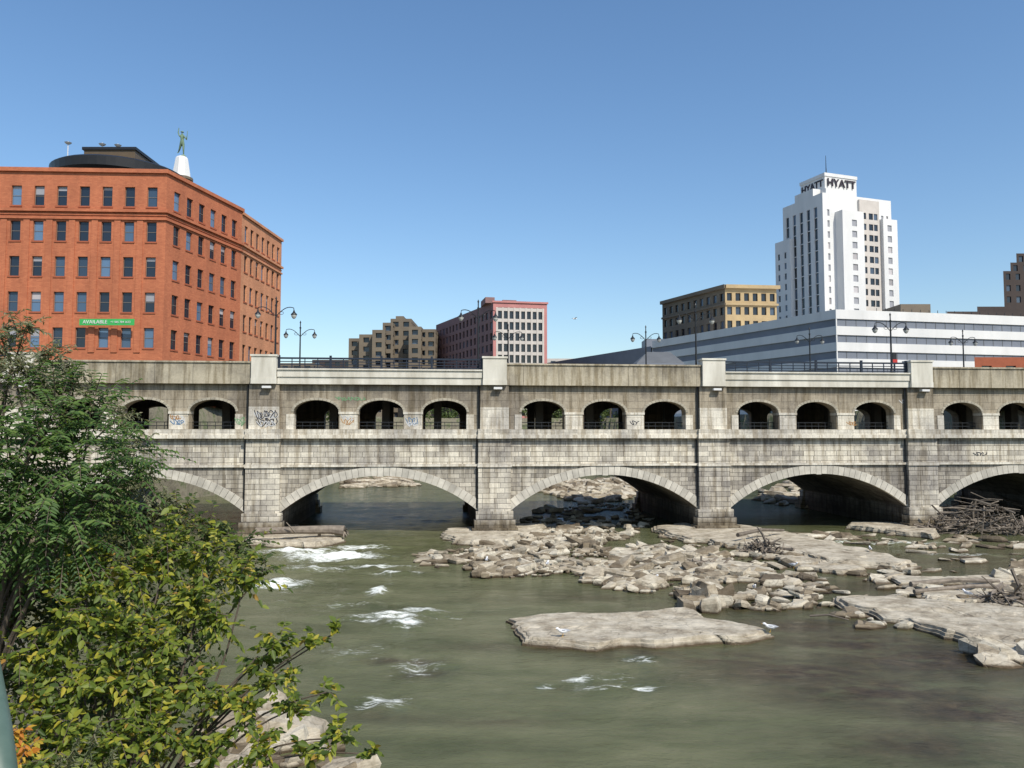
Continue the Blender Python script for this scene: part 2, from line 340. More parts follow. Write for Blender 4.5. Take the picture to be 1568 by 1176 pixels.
# ---------------------------------------------------------------- rocks
def rock(mb,x,y,z,sx,sy,h,tilt=.15):
    n=random.choice([4,5,5,6,6,7,8]); a0=U(0,6.28); rz=U(-.9,.9)
    ring=[]
    for k in range(n):
        t=a0+2*math.pi*(k+U(-.33,.33))/n; r=U(.65,1.15); ring.append((math.cos(t)*r,math.sin(t)*r))
    ta=U(-tilt,tilt); tb=U(-tilt,tilt); i=len(mb.v); c,s_=math.cos(rz),math.sin(rz)
    ox,oy=U(-.14,.14),U(-.14,.14); ft=U(.65,.93); gx,gy=U(-.3,.3)*h,U(-.3,.3)*h
    for (f,zz,q) in ((.95,-h*.9,0),(1.04,h*U(.1,.5),.5),(ft,h,1)):
        for (px,py) in ring:
            px_=(px*f+ox*q)*sx*U(.93,1.07); py_=(py*f+oy*q)*sy*U(.93,1.07)
            dz=zz+px_*ta+py_*tb+U(-.12,.12)*h+(px*gx+py*gy)*q
            mb.v.append((x+px_*c-py_*s_,y+px_*s_+py_*c,z+dz))
    for L in (0,1):
        for k in range(n):
            q=i+L*n; mb.f.append((q+k,q+(k+1)%n,q+n+(k+1)%n,q+n+k)); mb.m.append(0)
    mb.f.append(tuple(i+2*n+k for k in range(n))); mb.m.append(0)
def inpoly(x,y,P):
    c=False; j=len(P)-1
    for i in range(len(P)):
        if (P[i][1]>y)!=(P[j][1]>y) and x<(P[j][0]-P[i][0])*(y-P[i][1])/(P[j][1]-P[i][1])+P[i][0]: c=not c
        j=i
    return c
def scatter(mb,poly,n,smin,smax,z=.05,hr=.3,pw=2.0,tilt=.2,thr=0.0):
    P=[gr(*p) for p in poly]; xs_=[p[0] for p in P]; ys_=[p[1] for p in P]; k=0; tries=0
    while k<n and tries<n*60:
        tries+=1; x=U(min(xs_),max(xs_)); y=U(min(ys_),max(ys_))
        if not inpoly(x,y,P): continue
        if thr and float(vn(x,y,2.2,5))*.7+float(vn(x,y,.8,6))*.3<thr: continue
        s=smin+(smax-smin)*R()**pw
        rock(mb,x,y,z+U(-.08,.1),s*U(.9,1.8),s*U(.5,1.0),s*U(.5,1.4)*hr,tilt); k+=1
rb=MB()
dense=[(690,852),(740,830),(850,810),(925,815),(960,835),(1100,850),(1150,880),(1250,905),(1275,930),(1200,938),(1100,935),(1030,910),(950,908),(880,885),(740,888),(712,872)]
scatter(rb,dense,1100,.10,.50,.05,.42,1.9,.35,thr=.36)
scatter(rb,dense,260,.3,.8,.10,.36,1.8,.35,thr=.46)
scatter(rb,[(690,852),(740,830),(850,812),(930,830),(920,880),(740,886)],260,.15,.6,.08,.42,1.8,.35)
scatter(rb,[(640,850),(690,842),(700,856),(670,872),(640,865)],40,.15,.6,.03,.35)
scatter(rb,[(800,800),(830,780),(960,770),(1000,800),(960,830),(860,812)],300,.15,.6,.0,.45,2,.35,thr=.38)
scatter(rb,[(820,750),(830,738),(965,735),(970,765),(900,775)],480,.3,1.2,.1,.4,1.6,.3)
scatter(rb,[(520,748),(540,735),(620,733),(640,745)],160,.4,1.4,.1,.3)
scatter(rb,[(1150,760),(1230,735),(1400,760),(1400,790),(1180,775)],140,.4,1.6,.1,.4,1.5)
scatter(rb,[(1130,845),(1400,868),(1568,890),(1568,940),(1280,915),(1150,885)],230,.12,.75,-.02,.35,2,.3,thr=.5)
scatter(rb,[(1020,810),(1210,835),(1330,865),(1130,862),(1010,845)],200,.15,.65,.0,.4,2,.35,thr=.44)
scatter(rb,[(1180,815),(1430,820),(1620,835),(1700,870),(1430,862)],170,.12,.9,-.02,.32,2,.25,thr=.52)
scatter(rb,[(1040,905),(1090,905),(1120,935),(1050,942)],26,.3,.75,.12,.6,1,.45)
scatter(rb,[(1280,940),(1340,938),(1390,965),(1310,965)],14,.2,.6,.05,.35)
scatter(rb,[(1495,998),(1620,990),(1640,1035),(1520,1022)],22,.25,.7,.05,.5,1,.4)
scatter(rb,[(1360,900),(1568,905),(1568,930),(1420,925)],60,.2,.8,.03,.32)
scatter(rb,[(1540,860),(1620,860),(1640,930),(1540,920)],60,.2,1.0,.1,.4,1.5,.4)
rb.make('river_rocks',['rock'])
def slab(name,px,z,th=.5,rough=.12,zc=None):
    P=[gr(x,y,z*.6) for x,y in px]; Q=[]
    n=len(P)
    for i in range(n):
        a=P[i]; b=P[(i+1)%n]; L=math.hypot(b[0]-a[0],b[1]-a[1]); k=max(2,int(L/.28))
        for j in range(k):
            t=j/k; x=a[0]+(b[0]-a[0])*t; y=a[1]+(b[1]-a[1])*t
            j1=(float(vn(x,y,1.3,7))-.5)*1.0+(float(vn(x,y,.35,8))-.5)*.35
            Q.append((x+j1,y+j1*.6))
    cx=sum(q[0] for q in Q)/len(Q); cy=sum(q[1] for q in Q)/len(Q)
    rings=[(1.02,-.5),(1.005,.28),(.985,.30),(.98,.62),(.955,.66),(.948,.92),(.93,1.0)]+[(f,1.0) for f in (.88,.82,.75,.68,.6,.52,.45,.38,.3,.22,.15,.07)]
    mb=MB(); N=len(Q)
    for f,h in rings:
        for x,y in Q:
            X=cx+(x-cx)*f; Y=cy+(y-cy)*f
            zz=z*h if h>0 else h*th
            if 0<h<.9: zz+=(float(vn(X,Y,.6,11))-.5)*.08
            if h>=.9:
                q=float(vn(X*.6,Y*1.6,1.5,3)); q2=float(vn(X*.5,Y*2,2.2,9)); zz+=(round(q*4)/4-.5)*rough*1.1+(float(vn(X,Y,.5,4))-.5)*rough*.45-(.07 if q2<.3 else 0)
            mb.v.append((X,Y,zz))
    for r in range(len(rings)-1):
        for k in range(N):
            mb.f.append((r*N+k,r*N+(k+1)%N,(r+1)*N+(k+1)%N,(r+1)*N+k)); mb.m.append(0)
    mb.v.append((cx,cy,z)); c=len(mb.v)-1; r=len(rings)-1
    for k in range(N): mb.f.append((r*N+k,r*N+(k+1)%N,c)); mb.m.append(0)
    return mb.make(name,['rock'])
slab('rock_slab',[(778,946),(850,939),(940,941),(1040,935),(1078,944),(1150,960),(1190,969),(1150,978),(1060,983),(1000,988),(950,984),(905,993),(850,985),(800,981),(783,962)],.30,.5,.10)
slab('rock_slab',[(1275,913),(1340,912),(1450,922),(1600,935),(1750,960),(1760,1020),(1600,1002),(1490,985),(1440,968),(1390,950),(1330,938),(1285,928)],.36,.5,.12)
slab('rock_slab',[(1000,806),(1060,800),(1150,806),(1230,822),(1330,845),(1412,863),(1380,870),(1300,862),(1200,848),(1120,835),(1010,818)],.42,.5,.08)
slab('rock_slab',[(678,812),(735,806),(835,803),(832,815),(770,832),(700,828),(680,822)],.42,.5,.08)
slab('rock_slab',[(372,808),(440,802),(500,812),(525,826),(500,834),(420,834),(372,830)],.4,.5,.08)
slab('rock_slab',[(1300,800),(1380,802),(1440,812),(1430,822),(1350,812),(1300,806)],.4,.5,.08)
slab('rock_slab',[(1362,880),(1450,884),(1556,884),(1556,896),(1480,893),(1380,892)],.28,.5,.06)
slab('rock_slab',[(930,842),(1060,848),(1190,872),(1190,882),(1100,876),(1000,862),(930,852)],.24,.5,.1)
slab('rock_slab',[(1410,905),(1520,908),(1545,918),(1430,920)],.28,.4,.06)
slab('rock_slab',[(1190,850),(1260,856),(1320,872),(1290,878),(1210,866)],.26,.4,.06)
bk=MB()
scatter(bk,[(370,1095),(430,1090),(520,1160),(540,1210),(300,1210)],60,.2,.65,.05,.5,1.0,.4)
bk.make('bank_boulders',['rock'])
# ---------------------------------------------------------------- bridge
TH=math.radians(5.5); BX,BY=-20.3,65.9; D=18.9
br=empty('stone_arch_bridge',(BX,BY,0),TH)
def zar(o,s):
    c,hw,sill,spr,rise,kind=o; t=max(-1,min(1,(s-c)/hw))
    if kind=='ell': return spr+rise*math.sqrt(max(0,1-t*t))
    r=(hw*hw+rise*rise)/(2*rise); return spr+rise-r+math.sqrt(max(0,r*r-(s-c)**2))
def arch_wall(mb,s0,s1,zb,zt,ops,yf,yb,N=24,m=0,mi=None):
    mi=m if mi is None else mi
    cuts=s0
    for o in ops+[None]:
        a=(o[0]-o[1]) if o else s1
        mb.quad((cuts,yf,zb),(a,yf,zb),(a,yf,zt),(cuts,yf,zt),m)
        mb.quad((a,yb,zb),(cuts,yb,zb),(cuts,yb,zt),(a,yb,zt),m)
        if not o: break
        b=o[0]+o[1]; zs=max(o[2],zb)
        mb.quad((a,yf,zs),(a,yb,zs),(a,yb,o[3]),(a,yf,o[3]),mi); mb.quad((b,yb,zs),(b,yf,zs),(b,yf,o[3]),(b,yb,o[3]),mi)
        if zs>zb:
            mb.quad((a,yf,zb),(b,yf,zb),(b,yf,zs),(a,yf,zs),m); mb.quad((b,yb,zb),(a,yb,zb),(a,yb,zs),(b,yb,zs),m)
            mb.quad((a,yf,zs),(b,yf,zs),(b,yb,zs),(a,yb,zs),m)
        for k in range(N):
            t0=-math.cos(math.pi*k/N); t1=-math.cos(math.pi*(k+1)/N); p=o[0]+o[1]*t0; q=o[0]+o[1]*t1
            zp,zq=zar(o,p),zar(o,q)
            mb.quad((p,yf,zp),(q,yf,zq),(q,yf,zt),(p,yf,zt),m); mb.quad((q,yb,zq),(p,yb,zp),(p,yb,zt),(q,yb,zt),m)
            mb.quad((q,yf,zq),(p,yf,zp),(p,yb,zp),(q,yb,zq),mi)
        cuts=b
K0,K1=-3,6; WD=20.0
S0,S1=K0*D,K1*D
big=[((k+.5)*D,D/2-1.4,-2,2.0,2.93,'seg') for k in range(K0,K1)]
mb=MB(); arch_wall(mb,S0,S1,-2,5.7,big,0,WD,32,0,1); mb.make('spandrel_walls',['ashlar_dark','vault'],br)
mb=MB(); mb.box(S0,S1,.03,WD-.03,5.72,8.05); mb.make('spandrel_band',['ashlar'],br)
mb=MB()
for y0,y1 in ((-.18,.4),(WD-.4,WD+.18)): mb.box(S0,S1,y0,y1,5.66,5.86)
mb.box(S0,S1,-.42,WD+.42,8.0,8.3); mb.box(S0,S1,-.32,WD+.32,8.302,8.74)
mb.make('string_courses',['pale'],br)
mb=MB()
for o in big:
    c,hw,_,spr,rise,_k=o; r=(hw*hw+rise*rise)/(2*rise); zc=spr+rise-r; A=math.asin(hw/r); n=35
    for side in (0,1):
        y0,y1=(-.09,.3) if side==0 else (WD-.3,WD+.09)
        for k in range(n):
            a=-A+2*A*(k+.03)/n; b=-A+2*A*(k+.97)/n; ro=r+.72+ (0.12 if k==n//2 else 0); ri=r-.02-(.06 if k==n//2 else 0)
            mb.xz([(c+ri*math.sin(a),zc+ri*math.cos(a)),(c+ri*math.sin(b),zc+ri*math.cos(b)),(c+ro*math.sin(b),zc+ro*math.cos(b)),(c+ro*math.sin(a),zc+ro*math.cos(a))],y0-U(0,.02),y1)
mb.make('arch_voussoirs',['voussoir'],br)
PW=5.3; HWo=1.84
aro=[]
for k in range(K0,K1):
    for j in (-1,0,1): aro.append(((k+.5)*D+j*PW,HWo,8.76,10.2,.98,'ell'))
mb=MB(); arch_wall(mb,S0,S1,8.745,12.46,aro,.1,1.3,18); arch_wall(mb,S0,S1,8.745,12.46,aro,WD-1.3,WD-.1,18); mb.make('arcade_walls',['arcade'],br)
mb=MB()
for o in aro:
    c=o[0]; n=17
    for k in range(n):
        t0=math.pi*(k+.04)/n; t1=math.pi*(k+.96)/n
        f=lambda t,e:(c-(HWo+e)*math.cos(t),10.2+(.98+e)*math.sin(t))
        mb.xz([f(t0,-.01),f(t1,-.01),f(t1,.19),f(t0,.19)],.05,.4)
mb.make('arcade_arch_rings',['ring'],br)
mb=MB()
for k in range(K0,K1):
    for j in (-.5,.5):
        c=(k+.5)*D+j*PW; mb.box(c-.74,c+.74,.03,1.25,8.75,10.0); mb.box(c-.82,c+.82,-.03,1.32,10.002,10.2)
    for j in (-1,1):
        c=(k+.5)*D+j*PW; e=c+j*HWo
        mb.box(min(e,e+j*.55)-.03,max(e,e+j*.55)+.03,.03,1.25,8.75,10.0)
mb.make('arcade_pier_blocks',['pale'],br)
mb=MB()
for o in aro:
    for z in (9.05,9.35): mb.box(o[0]-HWo,o[0]+HWo,1.0,1.06,z-.03,z+.03)
    for j in range(7): x=o[0]-HWo+j*HWo/3; mb.box(x-.02,x+.02,1.01,1.05,8.75,9.35)
mb.make('arcade_guard_rails',['iron'],br)
mb=MB()
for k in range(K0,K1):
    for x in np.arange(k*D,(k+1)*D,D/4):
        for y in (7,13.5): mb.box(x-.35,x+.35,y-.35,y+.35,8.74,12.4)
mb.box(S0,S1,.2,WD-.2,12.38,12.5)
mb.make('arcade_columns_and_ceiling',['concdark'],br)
mb=MB()
for k in range(K0,K1+1):
    s=k*D
    for fy in (1,-1):
        def B(x0,x1,a,b,z0,z1,m=0):
            if fy==1: mb.box(x0,x1,a,b,z0,z1,m)
            else: mb.box(x0,x1,WD-b,WD-a,z0,z1,m)
        B(s-1.36,s+1.36,-.38,.2,1.95,5.6); B(s-1.36,s+1.36,-.36,.2,5.9,7.98)
        B(s-1.42,s+1.42,-.5,.2,5.602,5.898,1); B(s-1.45,s+1.45,-.68,.2,7.982,8.32,1); B(s-1.4,s+1.4,-.58,.2,8.322,8.77,1)
        B(s-1.2,s+1.2,-.3,.2,8.772,10.6,1); B(s-1.2,s+1.2,-.27,.2,10.602,12.44,2)
        B(s-1.55,s+1.55,-.6,.3,1.3,1.948); B(s-1.7,s+1.7,-.85,.3,.62,1.298); B(s-1.9,s+1.9,-1.15,.3,-1.6,.618)
mb.make('pilasters_and_pier_footings',['ashlar','pale','arcade'],br)
mb=MB()
for k in range(K0,K1+1):
    s=k*D; mb.tube([(s-1.33,-.05,8.8),(s-1.33,-.05,12.4)],.07,6); mb.tube([(s-1.48,-.1,2.2),(s-1.48,-.1,7.9)],.06,6)
mb.make('downpipes',['iron'],br)
mb=MB()
for k in range(K0,K1):
    a,b=k*D+1.05,(k+1)*D-1.05
    for y0,y1,sg in ((-.35,.25,-1),(WD-.25,WD+.35,1)):
        if k%2==0:
            mb.box(a,b,y0 if sg<0 else y0-.2,y1+.0,12.46,13.05,1); 
            mb.box(a,b,y0-(.1 if sg<0 else 0),y1+(.1 if sg>0 else 0),13.052,13.62,1)
            mb.box(a,b,y0-(.22 if sg<0 else 0),y1+(.22 if sg>0 else 0),13.622,13.74,1)
        else:
            mb.box(a,b,y0,y1,12.46,14.16,0)
            mb.box(a,b,y0-.1,y1+.1,14.162,14.3,0)
mb.make('parapets',['parapet','beam'],br)
mb=MB()
for k in range(K0,K1+1):
    s=k*D
    for y0,y1 in ((-.62,.55),(WD-.55,WD+.62)):
        mb.box(s-1.0,s+1.0,y0,y1,12.9,14.7); mb.box(s-1.08,s+1.08,y0-.08,y1+.08,14.702,14.86); mb.box(s-1.02,s+1.02,y0-.03,y1,12.46,12.898)
mb.make('pedestals',['beam'],br)
mb=MB()
for k in range(K0,K1+1):
    s=k*D; mb.box(s-.1,s+.6,-.75,-.3,12.1,12.28)
mb.make('wall_lights',['white'],br)
mb=MB(); mb.box(S0,S1,.3,WD-.3,12.52,12.9,1)
mb.box(S0,S1,.3,2.8,12.902,13.05,0); mb.box(S0,S1,WD-2.8,WD-.3,12.902,13.05,0)
for k in range(K0,K1):
    for j in range(3): mb.box(k*D+j*6.3,k*D+j*6.3+3,WD/2-.07,WD/2+.07,12.903,12.91,2)
mb.make('deck_road',['roof','asphalt','white'],br)
mb=MB()
for k in range(K0,K1):
    if k%2==0:
        a,b=k*D+1.1,(k+1)*D-1.1
        for y in (0.0,WD-.0):
            n=16
            for j in range(n+1):
                x=a+(b-a)*j/n; big_=j%4==0; r=.09 if big_ else .035
                mb.box(x-r,x+r,y-r,y+r,13.742,14.85 if big_ else 14.6)
            for z,r in ((14.62,.07),(14.34,.035),(14.1,.035),(13.88,.04)): mb.box(a,b,y-r,y+r,z-r,z+r)
mb.make('deck_railings',['bluerail'],br)
# graffiti: painted scribbles on the arcade piers
mb=MB()
def scrib(s,z,w_,h,n,m,r=.035,y=-.02):
    pts=[]; x=s-w_/2
    for i in range(n):
        a=i*1.9+U(-.5,.5)
        pts.append(Vector((x+w_*i/n+.16*math.cos(a*1.3),y,z+(h/2)*math.sin(a)*U(.5,1))))
    P=[]
    for i in range(1,len(pts)-2):
        p0,p1,p2,p3=pts[i-1:i+3]
        for t in (0,.25,.5,.75):
            P.append(.5*((2*p1)+(p2-p0)*t+(2*p0-5*p1+4*p2-p3)*t*t+(3*p1-p0-3*p2+p3)*t**3))
    for p,q in zip(P[:-1],P[1:]):
        d=Vector(q)-Vector(p); L=d.length
        if L<1e-4: continue
        nx,nz=-d.z/L*r,d.x/L*r
        mb.quad((p[0]-nx,y,p[2]-nz),(q[0]-nx,y,q[2]-nz),(q[0]+nx,y,q[2]+nz),(p[0]+nx,y,p[2]+nz),m)
M['gr0']=simple('spray_white',(.6,.6,.6)); M['gr1']=simple('spray_black',(.05,.05,.06)); M['gr2']=simple('spray_blue',(.10,.2,.33)); M['gr3']=simple('spray_orange',(.42,.22,.08)); M['gr4']=simple('spray_green',(.16,.32,.16))
for s,z,w_,h,n,m,y in [(0.25,9.9,1.9,.9,26,0,-.315),(0.25,9.95,1.9,.8,26,1,-.32),(.3,9.35,1.8,.8,26,1,-.325),(.3,9.2,1.6,.6,18,0,-.33),(-6.8,9.5,1.2,.9,18,0,.02),(-6.8,9.3,1.2,.6,14,2,.015),(-7,9.7,1,.5,12,3,.01),
    (6.8,9.4,1.2,.7,14,3,.02),(6.8,9.7,1.2,.5,12,0,.015),(12.1,9.4,1.1,.8,14,2,.02),(12.1,9.2,1.1,.6,14,0,.015),(7.0,11.3,2.6,.35,26,4,.085),(-1.9,9.4,.8,.8,12,4,.02),(50.5,9.3,1,.5,12,3,.02),(31,9.3,.9,.5,10,1,.02),(55.5,11.2,1.2,.4,12,0,.085),(62.5,6.6,1.6,.4,14,1,-.0)]:
    scrib(s,z,w_,h,n,m,.03,y)
mb.make('graffiti',['gr0','gr1','gr2','gr3','gr4'],br)
# street lamps
def lamp(s,y,h=6.4,arm=1.45):
    e=empty('street_lamp',(BX+s*math.cos(TH)-y*math.sin(TH),BY+s*math.sin(TH)+y*math.cos(TH),13.05),TH)
    mb=MB(); mb.lathe((0,0,0),[(.28,0),(.28,.35),(.2,.45),(.17,.9),(.11,1.05),(.09,1.2),(.065,h-.6),(.1,h-.55),(.1,h-.45),(.05,h-.4),(.05,h),(.09,h+.05),(.02,h+.25)],10)
    zb=h-1.1
    for sg in (-1,1):
        pts=[]
        for i in range(13):
            t=i/12; pts.append((sg*arm*t,0,zb-.35+.75*math.sin(t*math.pi*.5)*1.0+ .15*math.sin(t*math.pi)))
        pts.append((sg*(arm+.03),0,zb+.2)); mb.tube(pts,.035,6)
        pts=[(sg*(.1+.35*math.cos(a)*(1-a/12)+.35),0,zb-.02+.25*math.sin(a)*(1-a/12)) for a in np.linspace(3.1,9,12)]
        mb.tube(pts,.022,5)
    mb.make('post_and_scroll_arms',['iron'],e)
    mb=MB()
    for sg in (-1,1):
        mb.lathe((sg*(arm+.03),0,zb-.45),[(.02,.66),(.07,.62),(.09,.5),(.24,.34),(.27,.27),(.25,.25)],12,0)
        mb.lathe((sg*(arm+.03),0,zb-.45),[(.235,.245),(.2,.1),(.12,-.03),(.03,-.08)],12,1)
    mb.make('lanterns',['iron','lampglass'],e)
    return e
def s_at(px,y=.0):
    u=(px-784)/F; c,s_=math.cos(TH),math.sin(TH)
    x0=BX-y*s_; y0=BY+y*c
    return (u*y0-x0)/(c-u*s_)
for px in (420,732,1067,1367): lamp(s_at(px,1.0),1.0,6.6 if px<1300 else 6.0)
for px in (458,778,990,1242,1478): lamp(s_at(px,WD-1.2),WD-1.2,7.0)
e=empty('traffic_signal',(BX+s_at(1371,2.0)*math.cos(TH)-2*math.sin(TH),BY+s_at(1371,2)*math.sin(TH)+2*math.cos(TH),13.05),TH)
mb=MB(); mb.lathe((0,0,0),[(.12,0),(.06,.2),(.05,2.6)],8); mb.box(-.17,.17,-.15,.15,1.7,2.7,0); mb.box(-.22,.22,-.2,-.16,1.7,2.1,1)
mb.make('post_and_head',['iron','red'],e)
# ---------------------------------------------------------------- buildings
def facade(W,G,p0,p1,z0,z1,uc,zc,rec=.25,m=0,g=0,mull=(0,0),fr=None,frm=0):
    p0=Vector((p0[0],p0[1])); p1=Vector((p1[0],p1[1])); L=(p1-p0).length; d=(p1-p0)/L; n=Vector((d.y,-d.x))
    def P(u,z,o=0): return (p0.x+d.x*u+n.x*o,p0.y+d.y*u+n.y*o,z)
    us=sorted(set([0,L]+[round(q,4) for a in uc for q in a])); zs=sorted(set([z0,z1]+[round(q,4) for a in zc for q in a]))
    us=[u for u in us if -1e-6<=u<=L+1e-6]; zs=[z for z in zs if z0-1e-6<=z<=z1+1e-6]
    isu=[any(a[0]-1e-4<=(x+y)/2<=a[1]+1e-4 for a in uc) for x,y in zip(us[:-1],us[1:])]
    isz=[any(a[0]-1e-4<=(x+y)/2<=a[1]+1e-4 for a in zc) for x,y in zip(zs[:-1],zs[1:])]
    for i,(a,b) in enumerate(zip(us[:-1],us[1:])):
        if not isu[i]: W.quad(P(a,z0),P(b,z0),P(b,z1),P(a,z1),m); continue
        for j,(c,e) in enumerate(zip(zs[:-1],zs[1:])):
            if not isz[j]: W.quad(P(a,c),P(b,c),P(b,e),P(a,e),m); continue
            o=-rec
            W.quad(P(a,c),P(a,c,o),P(a,e,o),P(a,e),m); W.quad(P(b,c,o),P(b,c),P(b,e),P(b,e,o),m)
            W.quad(P(a,e,o),P(b,e,o),P(b,e),P(a,e),m); W.quad(P(a,c),P(b,c),P(b,c,o),P(a,c,o),m)
            G.quad(P(a,c,o),P(b,c,o),P(b,e,o),P(a,e,o),g)
            if fr is not None:
                def bar(u0,u1,q0,q1,pr): 
                    fr.quad(P(u0,q0,pr),P(u1,q0,pr),P(u1,q1,pr),P(u0,q1,pr),frm)
                t=.06; w_=b-a; h=e-c; pr=o+.05
                bar(a,a+t,c,e,pr); bar(b-t,b,c,e,pr); bar(a+t,b-t,c,c+t,pr); bar(a+t,b-t,e-t,e,pr)
                for k in range(mull[0]): x=a+w_*(k+1)/(mull[0]+1); bar(x-t/2,x+t/2,c+t,e-t,pr)
                for k in range(mull[1]): z=c+h*(k+1)/(mull[1]+1); bar(a+t,b-t,z-t/2,z+t/2,pr+.01)
                if R()<.22:   # roller blind part way down
                    q=e-t-h*U(.12,.42); G.quad(P(a+t,q,o+.02),P(b-t,q,o+.02),P(b-t,e-t,o+.02),P(a+t,e-t,o+.02),1)
def cols(L,n,w_,m0=0,m1=0):
    p=(L-m0-m1)/n; return [(m0+p*(i+.5)-w_/2,m0+p*(i+.5)+w_/2) for i in range(n)]
def dist(a,b): return math.hypot(a[0]-b[0],a[1]-b[1])
ob=empty('brick_office_building',(-60,110,12)); W=MB();G=MB();FR=MB()
A=(-80,98.2);B_=(-43.7,100);C=(-40.1,117.6);Dd=(-39.1,134.7);E=(-80,134.7)
ZT=41.2
rows=[]
for yc in (517,462,407,352,297):
    zc_=8.5+(662-yc)*100/F; rows.append((zc_-1.25,zc_+1.25))
LA=dist(A,B_); uc=[]
k=0
while True:
    c=LA-1.75-2.78*k
    if c<2: break
    uc.append((c-.62,c+.62)); k+=1
uc=uc[::-1]
facade(W,G,A,B_,12,ZT,uc,rows,.3,0,0,(0,1),FR)
facade(W,G,B_,C,12,ZT,cols(dist(B_,C),6,1.35,.9,.6),rows,.3,0,0,(0,1),FR)
facade(W,G,C,Dd,12,ZT-.4,cols(dist(C,Dd),7,1.2,.6,.4),rows,.3,1,0,(0,1),FR)
W.quad((*Dd,12),(*E,12),(*E,ZT),(*Dd,ZT),0); W.quad((*E,12),(*A,12),(*A,ZT),(*E,ZT),0)
W.poly([(*A,ZT-.5),(*B_,ZT-.5),(*C,ZT-.5),(*Dd,ZT-.5),(*E,ZT-.5)],3)
def band(mb,pts,z0,z1,out,m):
    for a,b in zip(pts[:-1],pts[1:]):
        a=Vector(a);b=Vector(b);d=(b-a).normalized();n=Vector((d.y,-d.x)); a2=a+n*out-d*out*.0; b2=b+n*out+d*out*.9
        i=a-n*.35; j=b-n*.35
        mb.prism([tuple(a2),tuple(b2),tuple(j),tuple(i)],z0,z1,m)
Tm=MB()
band(Tm,[A,B_],ZT-.0,ZT+.5,.3,0); band(Tm,[B_,C],ZT+.003,ZT+.48,.28,0); band(Tm,[C,Dd],ZT-.4,ZT+.0,.26,1)
zc1=8.5+(662-322)*100/F
for zz,h,o in ((zc1,.35,.35),(zc1-.95,.25,.22),(zc1-.4,.18,.12)):
    band(Tm,[A,B_],zz,zz+h,o,0); band(Tm,[B_,C],zz+.003,zz+h-.003,o-.02,0); band(Tm,[C,Dd],zz+.006,zz+h-.006,o-.04,1)
def fins(p0,p1,uc,z0,z1,m):
    p0=Vector(p0);p1=Vector(p1);d=(p1-p0).normalized();n=Vector((d.y,-d.x)); mid=[(a[1]+b[0])/2 for a,b in zip(uc[:-1],uc[1:])]
    for u in mid:
        for off,wd in ((0,.38),):
            a=p0+d*(u-wd); b=p0+d*(u+wd); Tm.prism([tuple(a+n*.12),tuple(b+n*.12),tuple(b-n*.1),tuple(a-n*.1)],z0,z1,m)
fins(A,B_,uc,rows[0][0]-.6,zc1-1.0,0)
def sills(p0,p1,uc,rows,m):
    p0=Vector(p0);p1=Vector(p1);d=(p1-p0).normalized();n=Vector((d.y,-d.x))
    for (u0,u1) in uc:
        for (a_,b_) in rows:
            for z0,z1 in ((a_-.2,a_-.003),):
                a=p0+d*(u0-.12); b=p0+d*(u1+.12); Tm.prism([tuple(a+n*.09),tuple(b+n*.09),tuple(b-n*.1),tuple(a-n*.1)],z0,z1,m)
sills(A,B_,uc,rows,3); sills(B_,C,cols(dist(B_,C),6,1.35,.9,.6),rows,3); sills(C,Dd,cols(dist(C,Dd),7,1.2,.6,.4),rows,3)
W.make('walls',['brick','brick2','brickdk','roof'],ob,True); G.make('window_panes',['glassb','blind'],ob,True); FR.make('window_frames',['stoneframe'],ob,True); Tm.make('cornices_and_sills',['brick','brick2','stoneframe','brickdk'],ob,True)
mb=MB(); cx,cy=-57.3,115.5
mb.lathe((cx,cy,41),[(7.2,-.4),(7.2,4.2)],40,0); mb.lathe((cx,cy,44.6),[(7.4,-.4),(9.0,.1),(9.1,1.3),(8.6,1.6),(4.0,2.2)],48,0)
mb.box(cx-3,cx+4.2,cy-4.5,cy+3,46.2,48.2,1); mb.box(cx-3.2,cx+4.4,cy-4.7,cy+3.2,48.202,48.6,0)
for x,y in ((cx-5,cy-5),(cx-.5,cy-4.4),(cx+1.5,cy-4)):
    mb.tube([(x,y,46.2),(x,y,49.3)],.06,5,2); mb.lathe((x,y,48.9),[(.5,.2),(.3,0),(.05,-.1)],8,2)
mb.make('penthouse_canopy',['black','brownmetal','white'],ob,True)
tx,ty=at(277,300,125).x,125
mb=MB(); mb.lathe((tx,ty,40),[(1.5,0),(1.5,8.2),(1.75,8.3),(1.75,8.7)],16,1); mb.lathe((tx,ty,48.7),[(1.5,0),(1.45,.1),(1.05,2.6),(.95,3.1),(.7,3.4),(.3,3.5)],8,0)
mb.make('cupola',['white','tanbrick'],ob,True)
bp=empty('available_banner',(at(163,493,98.6).x,98.75,at(163,493,98.6).z))
mb=MB(); mb.box(-3.4,3.4,-.06,0,-.4,.4); o=mb.make('cloth',['green'],bp)
def text(body,loc,rot,size,mat,parent,ext=.02,al='CENTER'):
    c=bpy.data.curves.new('lettering','FONT'); c.body=body; c.size=size; c.extrude=ext; c.align_x=al; c.align_y='CENTER'; c.materials.append(M[mat])
    o=bpy.data.objects.new('lettering',c); o.location=loc; o.rotation_euler=rot; o.parent=parent; scene.collection.objects.link(o); return o
t1=text('AVAILABLE',(-1.45,-.09,0),(math.pi/2,0,0),.62,'white',bp); text('+1 585 784 3633',(1.7,-.09,0),(math.pi/2,0,0),.36,'white',bp)
